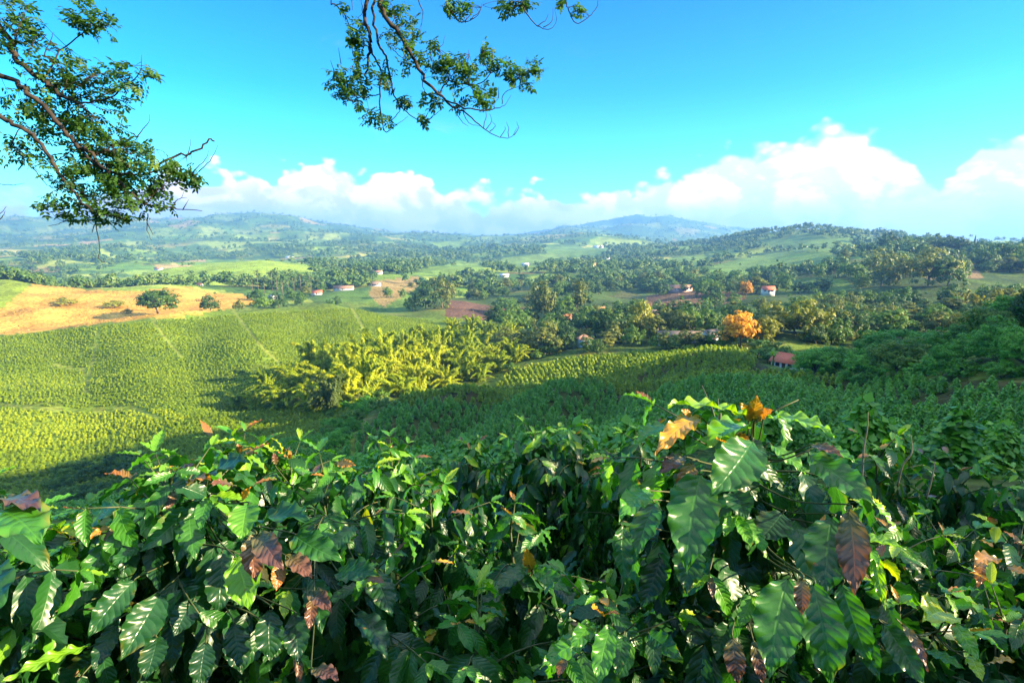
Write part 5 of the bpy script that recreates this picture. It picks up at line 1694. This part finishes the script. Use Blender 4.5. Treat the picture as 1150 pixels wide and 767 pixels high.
    # foliage: blobs of feathered leaves along the twigs: (column, row, radius px, number, distance)
    blobs = [(12, 20, 22, 26, D1), (5, 50, 18, 16, D1), (30, 45, 16, 22, D1), (28, 30, 12, 12, D1), (62, 72, 22, 40, D1), (50, 95, 18, 24, D1), (80, 82, 16, 26, D1), (92, 24, 12, 18, D1 + .1), (108, 28, 14, 24, D1 + .1), (96, 8, 10, 10, D1 + .1), (120, 20, 8, 8, D1 + .1), (78, 15, 8, 6, D1 + .1),
             (112, 88, 14, 22, D1), (138, 78, 12, 14, D1 - .2), (150, 96, 12, 14, D1 - .2), (168, 84, 9, 10, D1 - .2), (100, 106, 18, 30, D1), (128, 116, 12, 10, D1), (60, 130, 22, 30, D1), (30, 120, 22, 24, D1), (15, 165, 18, 22, D1 - .2), (35, 172, 14, 12, D1 - .2), (86, 136, 18, 22, D1), (112, 150, 20, 40, D1 - .1), (140, 160, 18, 30, D1 - .1), (120, 178, 24, 60, D1 - .1), (95, 165, 18, 26, D1),
             (150, 185, 16, 26, D1 - .2), (80, 190, 22, 34, D1 - .2), (105, 205, 24, 50, D1 - .2), (140, 205, 18, 30, D1 - .2), (62, 205, 12, 10, D1 - .2), (185, 190, 16, 30, D1 - .2), (205, 196, 14, 22, D1 - .2), (175, 205, 12, 14, D1 - .2), (220, 200, 8, 8, D1 - .2), (90, 228, 22, 34, D1 - .3), (120, 236, 20, 34, D1 - .3), (150, 232, 16, 24, D1 - .3), (55, 228, 10, 9, D1 - .3), (70, 240, 12, 10, D1 - .3), (184, 228, 10, 9, D1 - .3), (165, 166, 10, 8, D1 - .2), (165, 215, 10, 8, D1 - .2), (10, 5, 12, 14, D1), (45, 150, 12, 10, D1),
             (398, 34, 13, 26, D2), (402, 46, 9, 12, D2), (455, 28, 16, 34, D2), (442, 42, 11, 16, D2), (390, 92, 16, 40, D2), (376, 88, 8, 10, D2), (408, 86, 13, 26, D2), (398, 106, 14, 26, D2), (430, 80, 12, 18, D2), (385, 110, 8, 10, D2), (436, 92, 9, 10, D2), (418, 128, 9, 14, D2), (432, 138, 9, 12, D2), (454, 112, 8, 14, D2), (460, 56, 10, 12, D2), (473, 66, 11, 16, D2), (456, 72, 9, 9, D2), (483, 50, 7, 8, D2),
             (492, 76, 12, 26, D2), (505, 72, 11, 24, D2), (520, 76, 14, 36, D2), (530, 88, 11, 20, D2), (510, 94, 9, 12, D2), (540, 106, 13, 30, D2 - .1), (546, 116, 9, 12, D2 - .1), (549, 62, 10, 18, D2 + .1), (557, 76, 10, 16, D2 + .1), (570, 70, 7, 8, D2 + .1), (542, 56, 6, 6, D2 + .1), (582, 84, 11, 22, D2), (594, 78, 9, 18, D2), (602, 80, 6, 8, D2), (590, 96, 6, 7, D2), (572, 88, 7, 8, D2), (482, 112, 8, 12, D2), (492, 112, 7, 9, D2), (516, 116, 8, 10, D2), (476, 135, 6, 9, D2),
             (507, 6, 8, 18, 6.4), (518, 14, 9, 16, 6.4), (525, 4, 8, 10, 6.4), (566, 8, 9, 14, 6.4), (577, 4, 10, 18, 6.4), (590, 2, 7, 9, 6.4), (649, 12, 7, 14, 6.4), (629, 3, 5, 7, 6.4), (430, 5, 10, 12, D2), (445, 10, 8, 8, D2), (385, 10, 7, 6, D2), (404, 65, 7, 7, D2)]
    O, Dv, U, S, T = [], [], [], [], []
    stalk = []
    allp = np.concatenate([s_[:, :3] for s_ in segs])
    for (bx, by, br, n, dist) in blobs:
        c = P(bx, by, dist)
        rr = br / F * dist * 1.2
        for k in range(int(n * (1.25 if bx < 300 else 1.0))):
            v = rng.normal(size=3)
            p = c + v / np.linalg.norm(v) * rr * rng.random() ** .5 * np.array([1, 1.3, .85])
            j = np.argmin(((allp - p) ** 2).sum(1))
            src = allp[j] if np.linalg.norm(allp[j] - p) < rr * 2.2 + .1 else c
            d = p - src + rng.normal(size=3) * .06
            d[2] -= .02
            d = d / np.linalg.norm(d)
            d = norm(d + np.array([0, 0, -.1]) + rng.normal(size=3) * .3)
            up = norm(np.array([0, 0, 1.]) + rng.normal(size=3) * .3)
            up = norm(up - d * (up @ d))
            L = rng.uniform(.07, .115)
            o_, d_, u_, s_ = compound_leaf(p - d * L * .5, d, up, L, rng, int(rng.integers(3, 5)))
            O += o_; Dv += d_; U += u_; S += s_
            T += [np.clip(.15 + .6 * rng.random() ** 1.5 + (.25 if rng.random() < .08 else 0), 0, 1)] * len(o_)
            if k % 2 == 0 and np.linalg.norm(src - p) > .03:
                m = (src + p) / 2 + rng.normal(size=3) * .01
                stalk.append(tube(smooth_line([src, m, p + d * L * .4], 2) - foot, np.linspace(.0028, .001, 5), 4))
    g = leaves(np.array(O) - foot, np.array(Dv), np.array(U), np.array(S), .46, .4, np.array(T), rng, 3, 2)
    part('foliage', g, M['shade_leaf'], ro, smooth=True)
    part('twigs', join(small + stalk), M['shade_bark'], ro)


build_shade_tree()
# ------------------------------------------------------------------ farmhouses
def tile_mat(name, c1, c2):
    m, nt, out = new_mat(name)
    tc = N_(nt, 'ShaderNodeTexCoord')
    wv = N_(nt, 'ShaderNodeTexWave', wave_type='BANDS', bands_direction='X', Scale=1.6, Distortion=.6)
    nt.links.new(tc.outputs['Object'], wv.inputs['Vector'])
    nz = N_(nt, 'ShaderNodeTexNoise', Scale=2.2, Detail=4.)
    nt.links.new(tc.outputs['Object'], nz.inputs['Vector'])
    c = ramp(nt, math_(nt, 'ADD', math_(nt, 'MULTIPLY', wv.outputs['Fac'], .4), math_(nt, 'MULTIPLY', nz.outputs['Fac'], .6)), [(.25, c1), (.75, c2)])
    p = N_(nt, 'ShaderNodeBsdfPrincipled', Roughness=.85)
    nt.links.new(c, p.inputs['Base Color'])
    nt.links.new(p.outputs[0], out.inputs[0])
    return m


ROOF = {'red': tile_mat('roof_red', (.36, .07, .035), (.52, .15, .08)), 'rust': tile_mat('roof_rust', (.20, .09, .055), (.34, .19, .12)), 'brown': tile_mat('roof_brown', (.11, .075, .06), (.24, .17, .13)),
        'grey': tile_mat('roof_zinc', (.45, .45, .45), (.66, .66, .64)), 'orange': tile_mat('roof_orange', (.34, .12, .05), (.50, .22, .09))}
WALL = {'white': plain_mat('wall_white', (.48, .46, .42), (.72, .71, .67), 1.2), 'blue': plain_mat('wall_blue', (.30, .46, .58), (.48, .60, .68), 1.2), 'pink': plain_mat('wall_pink', (.55, .36, .32), (.66, .50, .45), 1.2),
        'yellow': plain_mat('wall_yellow', (.62, .50, .22), (.74, .62, .34), 1.2), 'turquoise': plain_mat('wall_turquoise', (.25, .52, .50), (.42, .64, .60), 1.2)}
DOORM = plain_mat('painted_door', (.09, .05, .03), (.16, .09, .05), 3.)
PANE = plain_mat('window_dark_pane', (.03, .035, .04), (.06, .065, .07), 2., .2, .5)


def house(px, Y, L, W, H, rot, roof, wall, label, name='house', rise=.34, lift=0., n_win=3, hip=False):
    P = spot(px, Y)
    ro = empty(name, (P[0], P[1], P[2] + lift), math.radians(rot))
    tag(ro, label, name.replace('_', ' '))
    x, y = L / 2, W / 2
    r = W * rise
    base = box(-x, x, -y, y, -2.2, H)
    gab = {'V': np.array([[-x, -y, H], [-x, y, H], [-x, 0, H + r * .96], [x, -y, H], [x, y, H], [x, 0, H + r * .96]]), 'F': [np.array([[0, 1, 2], [3, 5, 4]])], 'uv': None, 'tone': None}
    part('wall', join([base, gab]) if not hip else base, WALL[wall], ro)
    e, t = .55, .14
    zl = H - e * r / y
    hx = x - (y if hip else -e)

    def slab(s):
        a = np.array([[-x - e, s * (y + e), zl], [x + e, s * (y + e), zl], [hx, 0, H + r], [-hx, 0, H + r]])
        V = np.vstack([a, a + [0, 0, t]])
        return {'V': V, 'F': [np.array([[0, 1, 2, 3], [4, 5, 6, 7], [0, 1, 5, 4], [1, 2, 6, 5], [2, 3, 7, 6], [3, 0, 4, 7]])], 'uv': None, 'tone': None}
    gs = [slab(-1), slab(1)]
    if hip:
        for s in (-1, 1):
            a = np.array([[s * (x + e), -y - e, zl], [s * (x + e), y + e, zl], [s * hx, 0, H + r]])
            V = np.vstack([a, a + [0, 0, t]])
            gs.append({'V': V, 'F': [np.array([[0, 1, 2], [3, 4, 5]]), np.array([[0, 1, 4, 3], [1, 2, 5, 4], [2, 0, 3, 5]])], 'uv': None, 'tone': None})
    part('roof', join(gs), ROOF[roof], ro)
    part('door', box(-.5, .5, -y - .06, -y + .05, 0, 2.1), DOORM, ro)
    for k in range(n_win):
        wx = -x + L * (k + .5) / n_win
        if abs(wx) < 1.1: wx += 1.7
        if Y > 450:
            part('window', box(wx - .5, wx + .5, -y - .05, -y + .05, .9, min(2., H - .2)), PANE, ro)
            continue
        fr = join([box(wx - .56, wx + .56, -y - .08, -y + .03, .84, .92), box(wx - .56, wx + .56, -y - .08, -y + .03, 1.9, 1.98), box(wx - .56, wx - .48, -y - .08, -y + .03, .92, 1.9), box(wx + .48, wx + .56, -y - .08, -y + .03, .92, 1.9)])
        wo = part('window', fr, DOORM, ro)
        part('pane', box(wx - .48, wx + .48, -y - .04, -y + .02, .92, 1.9), PANE, wo)
    return ro


house(656, 245, 5.2, 4.2, 2.9, 18, 'rust', 'blue', 'small pale blue house with a pink red roof below the forest edge', hip=True, n_win=2, lift=.6)
house(885, 152, 6.8, 5.4, 2.3, -52, 'red', 'white', 'white walled house with a dark red roof among banana plants on the right', n_win=2, lift=.4)
house(762, 234, 17, 5.5, 2.1, -6, 'brown', 'white', 'long low farmhouse with a weathered brown roof left of the orange tree', n_win=6, lift=1.0)
house(797, 228, 6.5, 5, 2.3, 24, 'brown', 'white', 'short wing with a white gable at the right end of the long farmhouse', n_win=2, lift=1.2)
house(728, 285, 9, 7, 5.6, 10, 'brown', 'white', 'tall white house half hidden behind the yellow green tree', n_win=3, lift=2.5)
house(634, 330, 8, 6, 2.4, -12, 'orange', 'white', 'house with an orange red roof behind the dark wood in the middle', n_win=3, lift=1.4)
house(672, 335, 6.5, 5, 2.3, 8, 'orange', 'pink', 'small house with a red roof right of the tall slim tree', n_win=2, lift=3.0)
house(862, 405, 8, 6, 2.4, -10, 'red', 'white', 'pink roofed house on the brown field edge right of the small orange tree', n_win=3, lift=3)
house(762, 545, 24, 7, 3., 3, 'rust', 'pink', 'long reddish barn above the brown ploughed field', 'barn', n_win=8, lift=2)
for args in [
        (386, 560, 26, 8, 3.4, 4, 'rust', 'white', 'long rust roofed farm building at the front of the village', 6), (420, 590, 18, 8, 3.4, -8, 'brown', 'white', 'brown roofed farm building at the right end of the village', 5), (396, 690, 22, 9, 3.6, 6, 'grey', 'white', 'farm building with a pale zinc roof behind the village', 5),
        (424, 740, 16, 8, 3.6, -6, 'rust', 'white', 'building with a reddish roof farthest back in the village', 4), (356, 520, 12, 7, 3., 14, 'red', 'white', 'red roofed house beside the palms at the left of the village', 3), (307, 470, 8, 6, 3., 0, 'grey', 'white', 'small white house under the tall palms', 2)]:
    house(*args[:2], args[2] * .72, args[3] * .72, args[4] * .62, *args[5:9], n_win=args[9], lift=.7)
for args in [
        (527, 730, 18, 8, 4, 6, 'grey', 'turquoise', 'turquoise and white building beside the dark wood', 4), (566, 760, 20, 8, 4, -4, 'grey', 'white', 'white roofed building at the edge of the middle wood', 4), (592, 1150, 32, 12, 6, 6, 'rust', 'white', 'white house with a reddish roof on the green meadow', 4), (590, 960, 18, 9, 5, -8, 'grey', 'white', 'white house just below the green meadow', 4),
        (664, 900, 22, 9, 6, 10, 'orange', 'yellow', 'yellow house with an orange roof in the middle wood', 4), (673, 880, 12, 9, 6, 4, 'grey', 'white', 'small white house right of the yellow house', 2), (681, 1300, 26, 12, 7, -6, 'grey', 'white', 'white building halfway up the central hill', 4), (672, 2050, 60, 18, 9, 4, 'grey', 'white', 'long white building on the ridge below the blue mountain', 5),
        (748, 1900, 60, 18, 9, -5, 'grey', 'white', 'low white buildings on the saddle right of the blue mountain', 5), (757, 1910, 26, 14, 7, 8, 'orange', 'yellow', 'sand coloured house on the saddle right of the blue mountain', 3), (1105, 640, 26, 10, 5, -6, 'grey', 'white', 'white long building on the far right ridge', 5), (1140, 620, 20, 10, 5, 4, 'rust', 'pink', 'pink building at the right edge of the far ridge', 4),
        (192, 1130, 44, 12, 6, 4, 'rust', 'pink', 'long reddish farm behind the pale green field', 6), (178, 1150, 24, 12, 6, -8, 'orange', 'white', 'orange roofed house left of the long reddish farm', 3), (225, 545, 8, 6, 3, 6, 'orange', 'white', 'small orange roofed house above the brown field', 2), (325, 1750, 34, 14, 8, 6, 'grey', 'white', 'bright white house in the hazy valley', 3)]:
    house(*args[:2], args[2] * .62, args[3] * .62, args[4] * .6, *args[5:9], n_win=args[9], lift=.5)
# ------------------------------------------------------------------ which tree is which
MARKS = [('the small pale blue house', 656, 377), ('the dark red roofed house', 885, 395), ('the long low farmhouse', 765, 365), ('the big orange tree', 832, 358), ('the tall white house', 728, 345), ('the brown ploughed plot', 548, 343),
         ('the village', 400, 325), ('the small orange tree', 838, 318), ('the bamboo grove', 430, 420), ('the big tree in the tan field', 178, 340), ('the flat topped slope tree', 1014, 364), ('the long reddish barn', 762, 307),
         ('the yellow valley house', 664, 287), ('the far right ridge', 1040, 272), ('the giant tree pair', 1015, 318), ('the orange red roofed house', 636, 345), ('the slim tall tree', 650, 330), ('the palms', 320, 318),
         ('the broad left coffee plant', 225, 540), ('the bare earth slope', 1095, 320), ('the gully floor', 380, 500), ('the bare soil patches', 1060, 435), ('the top right white building', 1105, 280), ('the yellow bamboo', 1100, 350), ('the turquoise building', 527, 318)]
ORD = 'nearest second third fourth fifth sixth seventh eighth ninth tenth eleventh twelfth thirteenth fourteenth fifteenth sixteenth seventeenth eighteenth nineteenth twentieth'.split()
HUE = {'dark': 'dark green', 'mid': 'fresh green', 'olive': 'olive green', 'yellow': 'yellow green', 'orange': 'orange blossomed', 'shade': 'shaded green', 'bamboo': 'golden green', 'bamboo_grey': 'grey green', 'banana': 'bright', 'palm': 'feathery'}
SHAPE = {'broad': 'upright tree', 'round': 'round tree', 'dense': 'full crowned tree', 'near': 'leafy tree', 'tall': 'slim tree', 'cone': 'conifer', 'umbrella': 'flat topped tree', 'shrub': 'spreading shrub', 'bush': 'low shrub', 'bamboo': 'bamboo clump', 'banana': 'banana plant', 'palm': 'palm'}
CATS = {'bamboo': 'bamboo', 'banana': 'banana plant', 'palm': 'palm tree', 'shrub': 'shrub', 'bush': 'shrub'}
SPECIAL = {(832, 205): 'big round tree covered in orange blossom between the farmhouse and the banana plants', (838, 425): 'small orange blossomed tree at the right end of the brown field', (716, 250): 'tall yellow green tree in front of the tall white house',
           (903, 213): 'broad yellow flowering tree behind the dark red roofed house', (1014, 128): 'flat topped dark umbrella tree standing out on the near right slope', (178, 335): 'big rounded dark tree alone at the edge of the tan field',
           (650, 350): 'slim tall olive tree standing above the orange red roofed house', (612, 352): 'tall thick crowned olive tree left of the slim tall tree', (1093, 700): 'narrow dark conifer sticking up on the far right ridge',
           (990, 415): 'giant olive tree with sunlit crown, left one of the tall pair', (1043, 395): 'giant wide olive tree, right one of the tall pair', (236, 345): 'smaller round tree in the tan field beside the coffee crest', (771, 268): 'wide dome of a dark green tree right of the tall white house',
           (433, 118): 'lone fresh green shrub among the shaded coffee rows below the bamboo', (148, 118): 'dark lone shrub at the shadow edge in the left coffee field'}


def hide_test():
    """Trees that nothing shows of from the viewpoint are left out."""
    C = np.array([t['P'] + [0, 0, t['h'] * .55] for t in TREES])
    px, py, dep = pix(C)
    W = np.array([t['w'] for t in TREES]) * .5 * F / dep
    Hh = np.array([t['h'] for t in TREES]) * .45 * F / dep
    top = C + np.array([0, 0, 1]) * np.array([t['h'] * .38 for t in TREES])[:, None]
    s = np.linspace(.06, .985, 46)
    ray = top[:, None, :] * s[None, :, None]
    gz = ground(ray[..., 0].ravel(), ray[..., 1].ravel()).reshape(ray.shape[:2])
    land_hides = ((gz - ray[..., 2]) > .3).any(1)
    rng = np.random.default_rng(8)
    q = rng.normal(size=(60, 2))
    q = q / np.linalg.norm(q, axis=1, keepdims=True) * rng.random((60, 1)) ** .5
    gone = []
    for i, t in enumerate(TREES):
        sx, sy = px[i] + q[:, 0] * W[i] * .9, py[i] + q[:, 1] * Hh[i] * .9
        free = (sx > 0) & (sx < 1150) & (sy > 0) & (sy < 767)
        for j in np.flatnonzero((dep < dep[i] - 2) & (np.abs(px - px[i]) < W + W[i]) & (np.abs(py - py[i]) < Hh + Hh[i])):
            free &= ((sx - px[j]) / (W[j] * .8)) ** 2 + ((sy - py[j]) / (Hh[j] * .8)) ** 2 > 1
        t['px'], t['py'] = px[i], py[i]
        if land_hides[i] or free.sum() < 4:
            gone.append(i)
    return set(gone)


def drop(o):
    for c in list(o.children): bpy.data.objects.remove(c)
    bpy.data.objects.remove(o)


gone = hide_test()
groups = {}
for i, t in enumerate(TREES):
    if i in gone: continue
    k = min(range(len(MARKS)), key=lambda m: math.hypot(t['px'] - MARKS[m][1], 2 * (t['py'] - MARKS[m][2])))
    dx, dy = t['px'] - MARKS[k][1], t['py'] - MARKS[k][2]
    way = ('right of' if dx > 0 else 'left of') if abs(dx) > 1.3 * abs(dy) else ('behind and above' if dy < 0 else 'in front of and below')
    size = ''
    groups.setdefault((HUE[t['mat']], SHAPE[t['kind']], way, MARKS[k][0]), []).append((math.hypot(dx, dy), i))
for (hue, shape, way, mark), lst in groups.items():
    lst.sort()
    for n_, (d, i) in enumerate(lst):
        t = TREES[i]
        first = '' if len(lst) == 1 else ORD[min(n_, 19)] + ' '
        lab = f'{first}{hue} {shape} {way} {mark}'
        cat = CATS.get(t['kind'], 'tree')
        tag(t['o'], lab, cat, t['group'] or ('shrubs of the valley' if cat == 'shrub' else 'trees of the valley'))
for k, (px, Y, *_r) in enumerate(KEY):
    t = TREES[KEY0 + k]
    if KEY0 + k in gone: continue
    if (px, Y) in SPECIAL:
        t['o']['label'] = SPECIAL[(px, Y)]
for i in gone:
    drop(TREES[i]['o'])
print('hidden trees left out', len(gone), 'shown', len(TREES) - len(gone))
EXPOSURE = 2.58
# ------------------------------------------------------------------ camera and render settings
cam = bpy.data.cameras.new('camera')
cam.lens = 20
cam.sensor_width = 36
cam.sensor_fit = 'HORIZONTAL'
cam.clip_start = .05
cam.clip_end = 20000
co = bpy.data.objects.new('camera', cam)
COL.objects.link(co)
co.location = (0, 0, 0)
co.rotation_euler = (math.pi / 2 - PITCH, 0, 0)
scene.camera = co
scene.render.engine = 'CYCLES'
vs = scene.view_settings
vs.view_transform = 'Standard'
vs.look = 'None'
vs.exposure = EXPOSURE
vs.gamma = 1
vs.use_curve_mapping = False
cy = scene.cycles
cy.use_denoising = True
try:
    cy.denoiser = 'OPENIMAGEDENOISE'
except Exception:
    pass
cy.max_bounces = 6
cy.diffuse_bounces = 3
cy.glossy_bounces = 2
cy.transmission_bounces = 4
cy.volume_bounces = 1
cy.transparent_max_bounces = 8
cy.caustics_reflective = False
cy.caustics_refractive = False
cy.sample_clamp_indirect = 6
cy.use_adaptive_sampling = True
